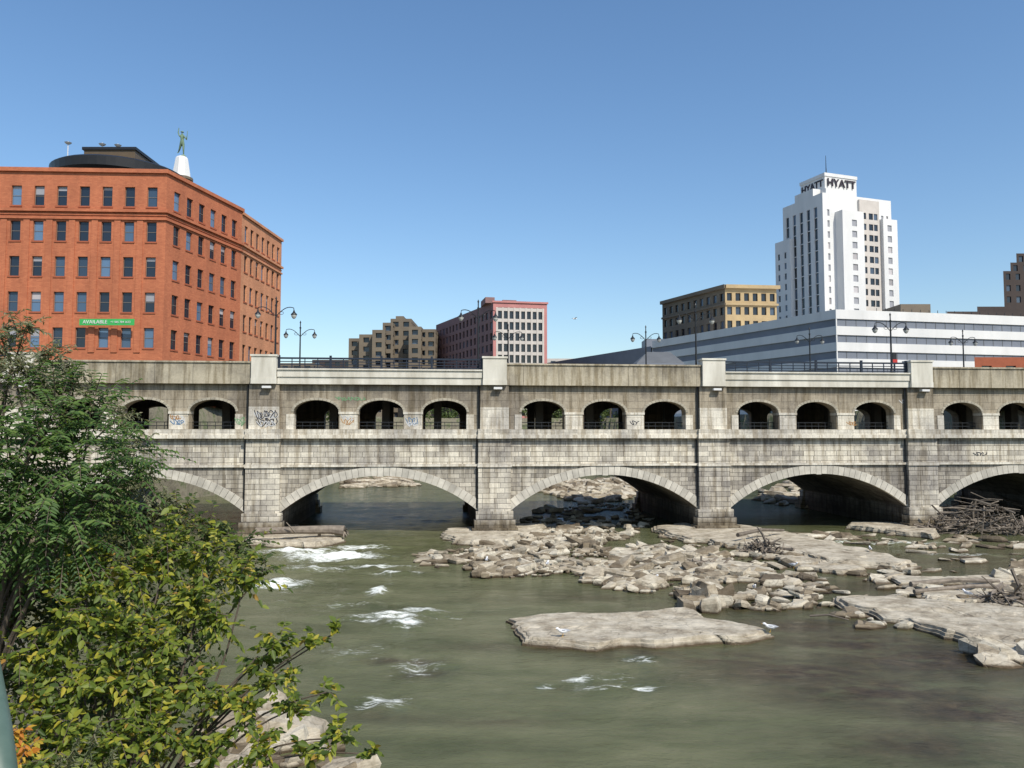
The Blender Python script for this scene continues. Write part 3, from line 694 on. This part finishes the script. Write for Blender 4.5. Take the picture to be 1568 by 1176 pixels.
def statue():
    J=[(0,0,2.45),(0,-.05,2.9),(0,-.05,3.35),(.0,-.05,3.7),(0,-.08,3.86),(0,-.1,4.12),
       (.2,0,2.3),(.28,-.1,1.35),(.22,.15,.35),(.3,-.1,.22),
       (-.2,0,2.3),(-.5,.25,1.5),(-.85,.55,.95),(-1.0,.4,.8),
       (-.42,-.05,3.5),(-.7,-.1,4.2),(-.6,-.1,4.85),(-.58,-.1,5.05),
       (.42,-.05,3.45),(.75,-.1,2.95),(.95,-.4,3.3),(1.0,-.5,3.45)]
    Ed=[(0,1),(1,2),(2,3),(3,4),(4,5),(0,6),(6,7),(7,8),(8,9),(0,10),(10,11),(11,12),(12,13),(3,14),(14,15),(15,16),(16,17),(3,18),(18,19),(19,20),(20,21)]
    Rr=[.34,.28,.36,.3,.13,.25,.25,.17,.1,.08,.25,.17,.1,.08,.14,.11,.08,.07,.14,.11,.08,.07]
    me=bpy.data.meshes.new('figure'); me.from_pydata(J,Ed,[]); me.materials.append(M['copper'])
    o=bpy.data.objects.new('figure',me); scene.collection.objects.link(o)
    md=o.modifiers.new('s','SKIN'); sk_=me.skin_vertices[0].data
    for i,r in enumerate(Rr): sk_[i].radius=(r,r)
    sk_[0].use_root=True; o.modifiers.new('u','SUBSURF').levels=1; o.modifiers['u'].render_levels=1
    return o
st=empty('mercury_statue',(tx,ty,52.15)); st.scale=(.92,.92,.92); o=statue(); o.parent=st
mb=MB(); mb.lathe((.25,-.05,0),[(.5,0),(.4,.15),(.3,.25)],10); mb.tube([(1.0,-.5,2.7),(1.05,-.5,4.3)],.05,5); mb.lathe((0,-.1,4.25),[(.3,0),(.2,.14),(.05,.2)],8)
mb.quad((-.1,.1,3.2),(-.5,.5,2.6),(-.55,.5,1.7),(.2,.2,2.2)); mb.make('base_staff_cap_drape',['copper'],st)
sb=empty('stepped_apartment_building',(-45,255,12)); W=MB();G=MB()
def blockpx(W,G,x0,x1,ytop,Y,dep,fl=3.2,cw=3.2,ww=1.9,wh=1.4,m=0,g=0,z0=12,rec=.3,sk=0):
    a=at(x0,ytop,Y); b=at(x1,ytop,Y); z1=a.z; p0=(a.x,Y);p1=(b.x,Y); L=b.x-a.x; n=max(1,int(L/cw))
    rows=[]; z=z1-2.6
    while z>z0+1: rows.append((z,z+wh)); z-=fl
    rows=rows[::-1]
    cc=cols(L,n,ww)
    facade(W,G,p0,p1,z0,z1,cc,rows,rec,m,g)
    q0=(a.x+sk,Y+dep);q1=(b.x+sk,Y+dep); dl_=dist(p0,q0); n2=max(1,int(dl_/cw)); c2=cols(dl_,n2,ww)
    facade(W,G,q0,p0,z0,z1,c2,rows,rec,m,g); facade(W,G,p1,q1,z0,z1,c2,rows,rec,m,g)
    W.quad((*q1,z0),(*q0,z0),(*q0,z1),(*q1,z1),m); W.quad((*p0,z1),(*p1,z1),(*q1,z1),(*q0,z1),m)
    return a,b
for x0,x1,yt,Y,dp in ((534,552,518,258,14),(550,572,512,254,16),(570,590,505,250,18),(586,602,494,252,16),(598,630,488,256,18),(626,645,500,250,16),(640,667,504,254,18)):
    blockpx(W,G,x0,x1,yt,Y,dp,2.9,2.6,1.9,1.6,rec=.9)
blockpx(W,G,606,618,484,262,6,9,9,.5,.5)
W.make('walls',['tanbrick'],sb,True); G.make('windows_and_balconies',['glass'],sb,True)
pk=empty('pink_apartment_block',(0,225,12)); W=MB();G=MB()
A=(-25.4,267);B_=(-5.2,220);C=(9.8,223); zt=44.3
rows=[(zt-1.2-3.05*(i+1),zt-1.2-3.05*(i+1)+2.0) for i in range(10)][::-1]
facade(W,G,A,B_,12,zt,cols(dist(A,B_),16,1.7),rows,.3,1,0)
L=dist(B_,C); facade(W,G,B_,C,12,zt,[(1.1,L-1.1)],[(13,zt-1.3)],.5,0,1)
W.poly([(*A,zt),(*B_,zt),(*C,zt),(-10,272,zt)],0); facade(W,G,C,(-10,272),12,zt,[],[],.1,1)
d=Vector((C[0]-B_[0],C[1]-B_[1])).normalized(); n=Vector((d.y,-d.x))
def fb(u0,u1,z0,z1,o0,o1,m):
    p=Vector(B_); a=p+d*u0; b=p+d*u1; W.prism([tuple(a+n*o1),tuple(b+n*o1),tuple(b+n*o0),tuple(a+n*o0)],z0,z1,m)
for i in range(11): 
    z=zt-1.3-3.05*i
    if z>13: fb(1.1,L-1.1,z-.95,z-.05,-.45,-.05,2)
for i in range(9):
    u=1.1+(L-2.2)*i/8; fb(u-.26,u+.26,13,zt-1.3,-.4,.02,2)
fb(-.3,L+.3,zt,zt+.5,-.3,.3,0); fb(4,8,zt,zt+2.0,-12,-7,1); fb(-2,.6,zt,zt+1.6,-9,-1,1)
W.make('walls',['pink','pinkdk','palegrid'],pk,True); G.make('window_panes',['glass','glass'],pk,True)
bo=empty('cornice_office_building',(55,205,12)); W=MB();G=MB()
A=(42.6,226);B_=(53.5,200);C=(66.9,201.5); zt=44.6
rows=[(zt-3.1-3.5*i,zt-3.1-3.5*i+2.0) for i in range(9)][::-1]
facade(W,G,A,B_,12,zt,cols(dist(A,B_),10,1.5),rows,.4,0,0); facade(W,G,B_,C,12,zt,cols(dist(B_,C),6,1.3),rows,.4,1,0)  # left face darker, right face lighter: shade and sun carried by the wall colours
facade(W,G,C,(58,228),12,zt,[],[],.1,0); W.poly([(*A,zt),(*B_,zt),(*C,zt),(58,228,zt)],0)
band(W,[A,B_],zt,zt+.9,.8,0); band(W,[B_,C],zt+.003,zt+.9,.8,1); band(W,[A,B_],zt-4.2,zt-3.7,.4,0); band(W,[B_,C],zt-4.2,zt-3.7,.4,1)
W.box(56,62,206,214,zt,zt+1.8,0); W.box(63.2,66,204,208,zt,zt+1.5,0)
W.make('walls',['tanbrick','tanlit'],bo,True); G.make('window_panes',['glass'],bo,True)
ht=empty('hotel_tower',(90.3,230,0),math.radians(20)); W=MB();G=MB()
zr=[(13+3.25*i,13+3.25*i+1.9) for i in range(19)]
zr_s=[(13+3.25*i,13+3.25*i+3.05) for i in range(19)]
WF,LF,ZH=25.6,17.5,78.2
facade(W,G,(0,0),(WF,0),12,ZH,[(1.6,2.4),(21.6,22.6),(23.6,24.4)],zr,.25,0,2)
facade(W,G,(0,LF),(0,0),12,ZH-1,[(1.4+3.1*i,2.8+3.1*i) for i in range(5)],zr_s,.35,0,0)
W.quad((0,LF,ZH-1),(0,0,ZH-1),(0,0,ZH),(0,LF,ZH),0)
W.quad((WF,0,12),(WF,LF,12),(WF,LF,ZH),(WF,0,ZH),0); W.quad((WF,LF,12),(0,LF,12),(0,LF,ZH),(WF,LF,ZH),0); W.poly([(0,0,ZH-.3),(WF,0,ZH-.3),(WF,LF,ZH-.3),(0,LF,ZH-.3)],0)
def blk(x0,x1,y0,y1,z1,uf,ul,m=0,g=0,rr=zr,gl=0):
    facade(W,G,(x0,y0),(x1,y0),12,z1,uf,[r for r in rr if r[1]<z1-1],.25,m,g); facade(W,G,(x0,y1),(x0,y0),12,z1,ul,[r for r in rr if r[1]<z1-1],.25,m,gl)
    W.quad((x1,y0,12),(x1,y1,12),(x1,y1,z1),(x1,y0,z1),m); W.quad((x0,y0,z1),(x1,y0,z1),(x1,y1,z1),(x0,y1,z1),m)
blk(4.4,12.2,-3,-.0,72.8,[(3.4,5.2)],[],0,2)
blk(12.9,20.3,-.7,0,77.3,[(1.0,2.4),(3.4,5.0),(5.3,6.7)],[],1,0)
blk(WF+.01,28.3,1.5,14,71.5,[(.8,1.6)],[],0,2)
blk(-1.2,0,13,20,67.5,[],[(1.2,2.2),(4.2,5.2)],0,0)
blk(20.8,26.2,-1.6,0,72.0,[(1.6,3.2)],[],0,2)
W.box(3.2,15,2.5,13,ZH-.3,84.2,0); W.box(3.0,15.2,2.3,13.2,84.202,85.2,0); W.box(2.2,4,1,3,ZH,80,0); W.box(.1,3,4,12,ZH-.3,80.5,0)
W.make('walls',['white','palegrid'],ht); G.make('window_panes',['glass','glassb','blind'],ht)
mb=MB(); mb.tube([(6,5,85),(6,5,91.5)],[.15,.06],6); mb.tube([(7,6,85),(7,6,88)],.08,5); mb.make('roof_mast',['iron'],ht)
t=text('HYATT',(9.1,2.2,82.3),(math.pi/2,0,0),3.3,'text',ht,.1); t.data.offset=.05
t=text('HYATT',(3.1,7.9,82.3),(math.pi/2,0,-math.pi/2),2.9,'text',ht,.1); t.data.offset=.05
ws=empty('striped_parking_building',(61,150,12)); W=MB();G=MB()
B_=(60.9,150);C=(125,164.5);A=(35.6,203);zt=31.6
per=3.05; rows=[(zt-1.75-per*i-1.4,zt-1.75-per*i) for i in range(6)][::-1]
L=dist(B_,C); facade(W,G,B_,C,12,zt,[(.0,L)],rows,.25,0,0); L=dist(A,B_); facade(W,G,A,B_,12,zt,[(0,L)],rows,.25,0,0)
n=30
for i in range(n): 
    d=Vector((C[0]-B_[0],C[1]-B_[1])).normalized(); nn=Vector((d.y,-d.x)); p=Vector(B_)+d*(i*dist(B_,C)/n+.02)
    for r0,r1 in rows: G.prism([tuple(p-nn*.2),tuple(p+d*.1-nn*.2),tuple(p+d*.1-nn*.3),tuple(p-nn*.3)],r0,r1,1)
W.poly([(*A,zt-.3),(*B_,zt-.3),(*C,zt-.3),(100,220,zt-.3)],0)
W.box(78,84,160,168,zt-.3,zt+2.6,1)
W.make('walls',['white','tanbrick'],ws,True); G.make('spandrel_panels',['greyband','slate'],ws,True)
mb=MB()
for i in range(26):
    x=70+i*1.9
    if x<124: mb.tube([(x,B_[1]+(x-B_[0])*.226+1,zt-.3),(x,B_[1]+(x-B_[0])*.226+1,zt+.7)],.06,5)
mb.make('roof_rail_posts',['iron'],ws,True)
cv=empty('convention_hall',(20,230,12)); W=MB();G=MB()
A=(9.5,256);B_=(35.4,203.5)
z0=at(1000,524,205).z; z1=at(838,549,255).z
L=dist(A,B_)
facade(W,G,A,B_,12,z0-1.2,[(0.5,L-.5)],[(15,17),(19.5,21.5),(24,26)],.3,0,0)
W.poly([(*A,z0-1.5),(*B_,z0-1.5),(60,225,z0+4),(40,270,z0+4)],1)
W.box(36,60,215,222,12,z0+2,0)
g0=at(975,556,150);g1=at(1048,556,150);gm=at(1010,534,150)
W.poly([g0,g1,(g1.x-1.5,156,gm.z),(g0.x+3.0,156,gm.z)],1); W.poly([(g0.x,150,12),(g1.x,150,12),g1,g0],0)
W.poly([g0,(g0.x+3.0,156,gm.z),(g0.x,162,g0.z)],1); W.poly([g1,(g1.x,162,g1.z),(g1.x-1.5,156,gm.z)],1); W.poly([(g0.x,162,12),(g0.x,150,12),g0,(g0.x,162,g0.z)],0)
W.make('walls',['greyband','slate'],cv,True); G.make('window_panes',['glass'],cv,True)
dt=empty('art_deco_tower',(150,235,12)); W=MB();G=MB()
for x0,yt,Y in ((1536,415,235),(1547,402,237),(1556,388,239)): blockpx(W,G,x0,1640,yt,Y,20,3.4,2.6,1.3,1.8,sk=14)
W.make('walls',['darkbrick'],dt,True); G.make('window_panes',['glass'],dt,True)
W=MB();G=MB(); dl=empty('dark_low_building',(140,200,12))
a=at(1450,477,195);b=at(1600,466,195); W.prism([(a.x,195),(b.x,195),(b.x+10,215),(a.x+14,215)],12,a.z,0); W.prism([(a.x+8,196),(b.x,196),(b.x+10,215),(a.x+22,215)],a.z,b.z-.4,0)
W.make('walls',['darkbrick'],dl,True)
W=MB();G=MB(); rbk=empty('red_brick_building',(90,125,12)); blockpx(W,G,1492,1640,547,112,12,3.2,3.2,1.4,1.4,sk=8); W.make('walls',['brickdk'],rbk,True); G.make('window_panes',['glass'],rbk,True)
for (x0,x1,yt,Y,mt) in ((428,480,556,300,'tanbrick'),(478,540,551,330,'darkbrick'),(836,880,549,330,'palegrid'),(1190,1206,470,300,'tanbrick')):
    e=empty('distant_building',(at(x0,yt,Y).x,Y,12)); W=MB();G=MB(); blockpx(W,G,x0,x1,yt,Y,20,3.4,4,2,1.6); W.make('walls',[mt],e,True); G.make('window_panes',['glass'],e,True)
# ---------------------------------------------------------------- foliage
class Leaves:
    def __init__(s): s.p=[];s.d=[];s.n=[];s.l=[];s.w=[]
    def add(s,p,d,n,l,w): s.p.append(tuple(p)); s.d.append(tuple(d)); s.n.append(tuple(n)); s.l.append(l); s.w.append(w)
    def make(s,name,mat,parent):
        P=np.array(s.p);Dr=np.array(s.d);N=np.array(s.n);L=np.array(s.l)[:,None];Wd=np.array(s.w)[:,None]
        Dr/=np.linalg.norm(Dr,axis=1,keepdims=True); S=np.cross(Dr,N); S/=np.linalg.norm(S,axis=1,keepdims=True)+1e-9; N=np.cross(S,Dr)
        cup=rng.uniform(.02,.16,(len(P),1)); drp=rng.uniform(-.28,.02,(len(P),1))
        def pt(a,b,c): return P+Dr*L*a+S*Wd*b+N*L*c
        V=np.stack([pt(0,0,0),pt(.28,.5,cup),pt(.68,.38,cup*.6+drp*.4),pt(1,0,drp),pt(.68,-.38,cup*.6+drp*.4),pt(.28,-.5,cup)],1).reshape(-1,3)
        n=len(P); b=(np.arange(n)*6)[:,None]; f=np.concatenate([b+np.array([[0,1,2,3]]),b+np.array([[0,3,4,5]])],1).reshape(-1)
        me=bpy.data.meshes.new(name); me.vertices.add(len(V)); me.vertices.foreach_set('co',(V-np.array(parent.location)).ravel()); me.loops.add(len(f)); me.loops.foreach_set('vertex_index',f.astype(np.int32))
        me.polygons.add(n*2); me.polygons.foreach_set('loop_start',np.arange(0,n*8,4,dtype=np.int32)); me.polygons.foreach_set('loop_total',np.full(n*2,4,dtype=np.int32)); me.update(calc_edges=True); me.validate()
        me.materials.append(M[mat]); o=bpy.data.objects.new(name,me); o.parent=parent; scene.collection.objects.link(o)
def rv():
    while True:
        v=Vector((U(-1,1),U(-1,1),U(-1,1)))
        if .1<v.length<1: return v.normalized()
def branch(mb,a,b,r0,r1,sag=.15,n=7):
    a=Vector(a);b=Vector(b);o=rv()*(b-a).length*.08; pts=[]
    for i in range(n):
        t=i/(n-1); p=a.lerp(b,t)+o*math.sin(t*math.pi)+Vector((0,0,sag*(b-a).length*math.sin(t*math.pi)*.5)); pts.append(p)
    mb.tube(pts,[r0+(r1-r0)*i/(n-1) for i in range(n)],6); return pts
def plant(name,base,clumps,kind,mat,ntw,tw,ls,trunk=.09):
    e=empty(name,base); wd=MB(); lv=Leaves(); base=Vector(base)
    hub=base.lerp(sum((c[0] for c in clumps),Vector())/len(clumps),.62)
    branch(wd,base-Vector((0,0,.5)),hub,trunk,trunk*.6,.05)
    for c,r in clumps:
        branch(wd,hub.lerp(c,.05*R()),c,trunk*.3,.008,.12)
        for k in range(int(ntw*(r/.5)**2)):
            d=rv(); d.z=d.z*.8+.25; d.normalize(); st=c+rv()*r*.35; L=r*U(.5,1.15)*(1.35 if R()<.12 else 1)
            pts=[]; 
            for i in range(6):
                t=i/5; pts.append(st+d*(L*t)+Vector((0,0,-.25*L*t*t)))
            if kind!='pin': wd.tube(pts,[.006,.005,.004,.003,.003,.002],3)
            if kind=='pin':
                Lr=U(.4,.65); d2=(d+Vector((0,-.1,-.1))).normalized(); st2=c+d*r*U(.2,.8); side=d2.cross(Vector((0,0,1)))
                if side.length<.1: continue
                side.normalize(); npair=random.randint(7,10); rp=[]
                for i in range(npair+1):
                    t=i/npair; p=st2+d2*(Lr*t)+Vector((0,0,-.28*Lr*t*t+.06*t)); rp.append(p); 
                    if t<.12: continue
                    ll=ls*U(.85,1.15)*(1-.35*abs(t-.45))
                    for sg in (-1,1):
                        ld=(side*sg+d2*.45+Vector((0,0,-.35*U(.4,1.5)))); lv.add(p,ld,Vector((.2,-.45,1))+rv()*.3,ll,ll*.32)
                wd.tube(rp[::3]+[rp[-1]],.004,3)
            else:
                nl=tw
                for i in range(nl):
                    t=(i+.6)/nl; j=min(4,int(t*5)); p=pts[j].lerp(pts[j+1],t*5-j)
                    sd_=d.cross(Vector((0,0,1))); 
                    if sd_.length<.1: sd_=Vector((1,0,0))
                    sd_.normalize(); sg=1 if i%2 else -1
                    ld=sd_*sg*U(.5,1.1)+d*U(.3,1)+Vector((0,0,U(-.9,.15)))+rv()*.3
                    l_=ls*U(.5,1.2)
                    lv.add(p,ld,Vector((.2,-.5,1))+rv()*.65,l_,l_*U(.38,.6) if kind=='broad' else ls*.28)
    wd.make('trunk_and_branches',['bark'],e,True); lv.make('leaves',mat,e); return e
def CL(lst): return [(at(x,y,dp),r) for x,y,dp,r in lst]
plant('ailanthus_tree',(-7.2,9.6,.8),CL([(20,640,9.4,.42),(85,635,9.2,.42),(135,650,9.5,.42),(50,690,9.0,.48),(120,710,9.1,.48),(10,730,9.0,.48),(80,760,8.8,.48),(150,765,9.3,.48),(175,700,9.6,.36),(20,800,9,.48),(100,815,9.0,.48),(-40,680,9.4,.6),(-40,780,9,.6),(60,830,9.3,.48)]),'pin','leafA',42,0,.105,.1)
plant('willow_tree',(-8.5,11.5,.8),CL([(0,510,9.6,.38),(38,506,9.6,.3),(75,545,9.6,.33),(112,572,9.7,.3),(15,565,9.3,.4),(55,585,9.4,.38),(-40,540,9.5,.6),(140,610,9.8,.28),(95,600,9.7,.3),(180,640,10.6,.36),(200,690,10.8,.36),(222,735,11,.38),(180,750,11,.45),(240,775,11.4,.36)]),'fine','leafC',58,15,.07,.08)
plant('olive_shrub',(-7.0,12.0,.8),CL([(215,800,11.2,.5),(275,790,11.5,.42),(325,812,11.6,.38),(150,850,11,.6),(60,870,10.6,.6),(240,860,11,.6),(330,880,11.2,.45),(10,920,10.5,.6),(100,940,10.8,.7),(200,950,10.8,.7),(300,950,11,.55),(50,1030,10.5,.7),(160,1050,10.5,.7),(260,1050,10.6,.55),(80,1140,10.2,.7),(200,1140,10.3,.65),(300,1130,10.5,.4),(368,835,11.6,.36),(400,875,11.5,.32)]),'broad','leafD',42,12,.095,.09)
plant('yellow_leaf_shrub',(-5.3,9.0,.8),CL([(260,840,9.4,.42),(320,850,9.4,.4),(375,880,9.4,.36),(200,880,9.2,.45),(130,880,9,.4),(290,920,9.2,.42),(110,950,8.7,.42),(190,970,8.7,.45),(250,990,8.7,.4),(340,950,9.1,.32),(50,1000,8.6,.4),(130,1040,8.4,.45),(210,1060,8.4,.42),(290,1060,8.5,.38),(345,1075,8.6,.3),(60,1090,8.2,.42),(150,1130,8,.45),(240,1140,8.1,.42),(320,1150,8.3,.32),(395,1005,8.8,.26),(430,985,8.8,.24),(475,985,8.8,.2),(425,1045,8.7,.25),(380,1090,8.5,.26),(450,1085,8.6,.24),(500,1060,8.7,.18),(520,1130,8.5,.2),(575,1155,8.5,.16),(470,1155,8.4,.24),(400,1150,8.3,.28),(20,1150,8,.4),(100,1170,7.8,.4),(515,968,8.9,.13)]),'broad','leafB',46,12,.104,.06)
plant('autumn_shrub',(-3.6,5.4,4.5),CL([(15,1125,5.5,.12),(40,1150,5.5,.1),(5,1160,5.4,.12)]),'broad','leafO',160,6,.06,.02)
e=empty('goldenrod_plant',(-3.6,6.2,4.6)); wd=MB(); lv=Leaves()
for x,y in ((150,1110),(120,1130),(175,1150),(95,1160),(140,1170)):
    tip=at(x,y,6.2); b=at(x-60,1290,6.2); pts=[b.lerp(tip,i/9)+Vector((0,0,.05*math.sin(i/9*3.14))) for i in range(10)]; wd.tube(pts,.004,4)
    for i in range(130):
        t=.7+.3*R(); p=b.lerp(tip,t); lv.add(p,rv()+Vector((.3,0,.2)),rv(),U(.03,.09)*(1.25-t)*2.2,.008)
wd.make('stems',['bark'],e,True); lv.make('plumes','leafC',e)
e=empty('distant_trees',(0,150,10)); lv=Leaves(); wd=MB()
for (x,y,z0,h) in [(-34,140,12,6),(-30,150,9,6),(-24,216,12,7),(-14,218,12,6),(-4,219,12,7),(6,217,12,6),(16,216,12,6),(26,214,12,6),(40,199,12,6),(52,165,12,6),(72,118,12,4),(-20,222,11,8),(12,222,11,7)]:
    wd.tube([(x,y,z0-3),(x+.3,y,z0+h*.5),(x,y,z0+h*.8)],[.3,.2,.08],6)
    cs=[Vector((x+U(-3,3),y+U(-2,2),z0+h*U(.1,.9)-2)) for _ in range(8)]
    for c in cs:
        for _ in range(90):
            lv.add(c+rv()*U(.3,1.9),rv(),rv(),U(.4,.8),U(.25,.45))
wd.make('trunks',['bark'],e,True); lv.make('leaves','leafT',e)
# ---------------------------------------------------------------- driftwood
def sticks(name,px,n,rx,ry,h,lmax):
    x,y=gr(*px); mb=MB()
    for i in range(n):
        a=U(0,6.28); r=math.sqrt(R()); c=Vector((x+rx*r*math.cos(a),y+ry*r*math.sin(a),(1-r)*h*R()+.15)); d=rv(); d.z*=.35; d.normalize(); L=U(.6,lmax)
        rad=U(.02,.09)*(L/lmax+.4); b=rv()*.12*L
        mb.tube([c-d*L/2,c+b*.6,c+d*L/2],[rad,rad*.8,rad*.35],5)
    return mb.make(name,['drift'])
sticks('driftwood_pile',(1500,815),420,4.6,2.0,3.3,3.4)
sticks('driftwood_pile',(1445,800),120,2.2,1.2,2.4,3.0)
sticks('driftwood_pile',(1170,850),150,1.7,.9,1.5,1.8)
sticks('driftwood_pile',(1545,925),60,1.8,.8,.8,2.5)
sticks('driftwood_pile',(1090,868),24,1.5,.6,.3,2.0)
mb=MB()
for a,b,z,ra,rb_ in (((1395,905),(1530,898),.35,.16,.1),((1400,915),(1568,905),.3,.12,.1),((1240,950),(1300,955),.2,.05,.03),((1130,838),(1200,826),.9,.16,.1),((1480,770),(1575,800),1.6,.22,.12)):
    p=gr(*a);q=gr(*b); mb.tube([(p[0],p[1],z),((p[0]+q[0])/2,(p[1]+q[1])/2,z+.12),(q[0],q[1],z*.8)],[ra,(ra+rb_)/2,rb_],7)
mb.make('driftwood_logs',['drift'])
lg=MB(); p=gr(392,815,.9);q=gr(527,812,.9)
lg.tube([(p[0],p[1],.95),(p[0]+1.5,p[1]+.1,1.0),((p[0]+q[0])/2,(p[1]+q[1])/2,1.0),(q[0]-1,q[1],.95),(q[0],q[1],.85)],[.3,.27,.3,.34,.42],9)
for k in range(9): 
    d=rv(); lg.tube([(q[0],q[1],.85),(q[0]+abs(d.x)*.4,q[1]+d.y*.6,.85+d.z*.6)],[.1,.03],5)
lg.tube([(q[0]-2,q[1],-.3),(q[0]-1.9,q[1],.9)],.14,6); lg.tube([(p[0]+3,p[1],.9),(p[0]+2.4,p[1]-.4,1.7)],[.1,.03],5)
lg.make('fallen_log',['drift'],smooth=False)
# ---------------------------------------------------------------- gulls
def gull(loc,hd,fly=False,sc=1.0):
    e=empty('gull',loc,hd); e.scale=(sc,)*3; mb=MB(); z=0 if fly else .2
    prof=[(-.26,.01,0),(-.2,.035,0),(-.08,.075,-.01),(.05,.08,0),(.13,.055,.03),(.17,.042,.07),(.21,.048,.1),(.25,.035,.1),(.28,.012,.095)]
    if fly: prof=[(a,b,c*.2) for a,b,c in prof]
    mb.tube([(a,0,z+c) for a,b,c in prof],[b for a,b,c in prof],8,0)
    tip=prof[-1]; mb.tube([(tip[0],0,z+tip[2]),(tip[0]+.05,0,z+tip[2]-.01)],[.012,.003],5,2)
    for sg in (-1,1):
        if fly:
            mb.poly([(.08,sg*.05,z+.03),(.14,sg*.3,z+.14),(.0,sg*.68,z+.08),(-.04,sg*.3,z+.12),(-.08,sg*.05,z+.03)],1)
        else:
            mb.poly([(.1,sg*.05,z+.06),(.04,sg*.085,z+.03),(-.12,sg*.075,z+.0),(-.3,sg*.02,z-.0),(-.15,sg*.03,z+.06)],1)
            mb.tube([(.0,sg*.03,z-.05),(.01,sg*.03,z-.2),(.05,sg*.03,z-.2)],.007,4,2)
    mb.make('body_wings_legs',['gullw','gullg','beak'],e)
for (x,y,z) in ((1180,968,.28),(838,868,.3),(1215,870,.28),(1155,905,.3),(1000,890,.3),(1333,845,.4),(862,975,.3),(745,862,.28),(1482,915,.3)):
    p=gr(x,y,z); gull((p[0],p[1],z),U(0,6.28),False,1.15)
p=at(880,488,120); gull(tuple(p),.5,True,1.4)
# ---------------------------------------------------------------- near green rail
e=empty('bridge_railing',tuple(at(-8,1176,.9))); mb=MB()
mb.tube([at(-26,1010,1.05),at(-8,1120,.95),at(4,1230,.88)],.018,10); mb.tube([at(-30,1250,.9),at(-30,1600,.9)],.02,8)
mb.make('rail_and_post',['railgreen'],e,True,True)
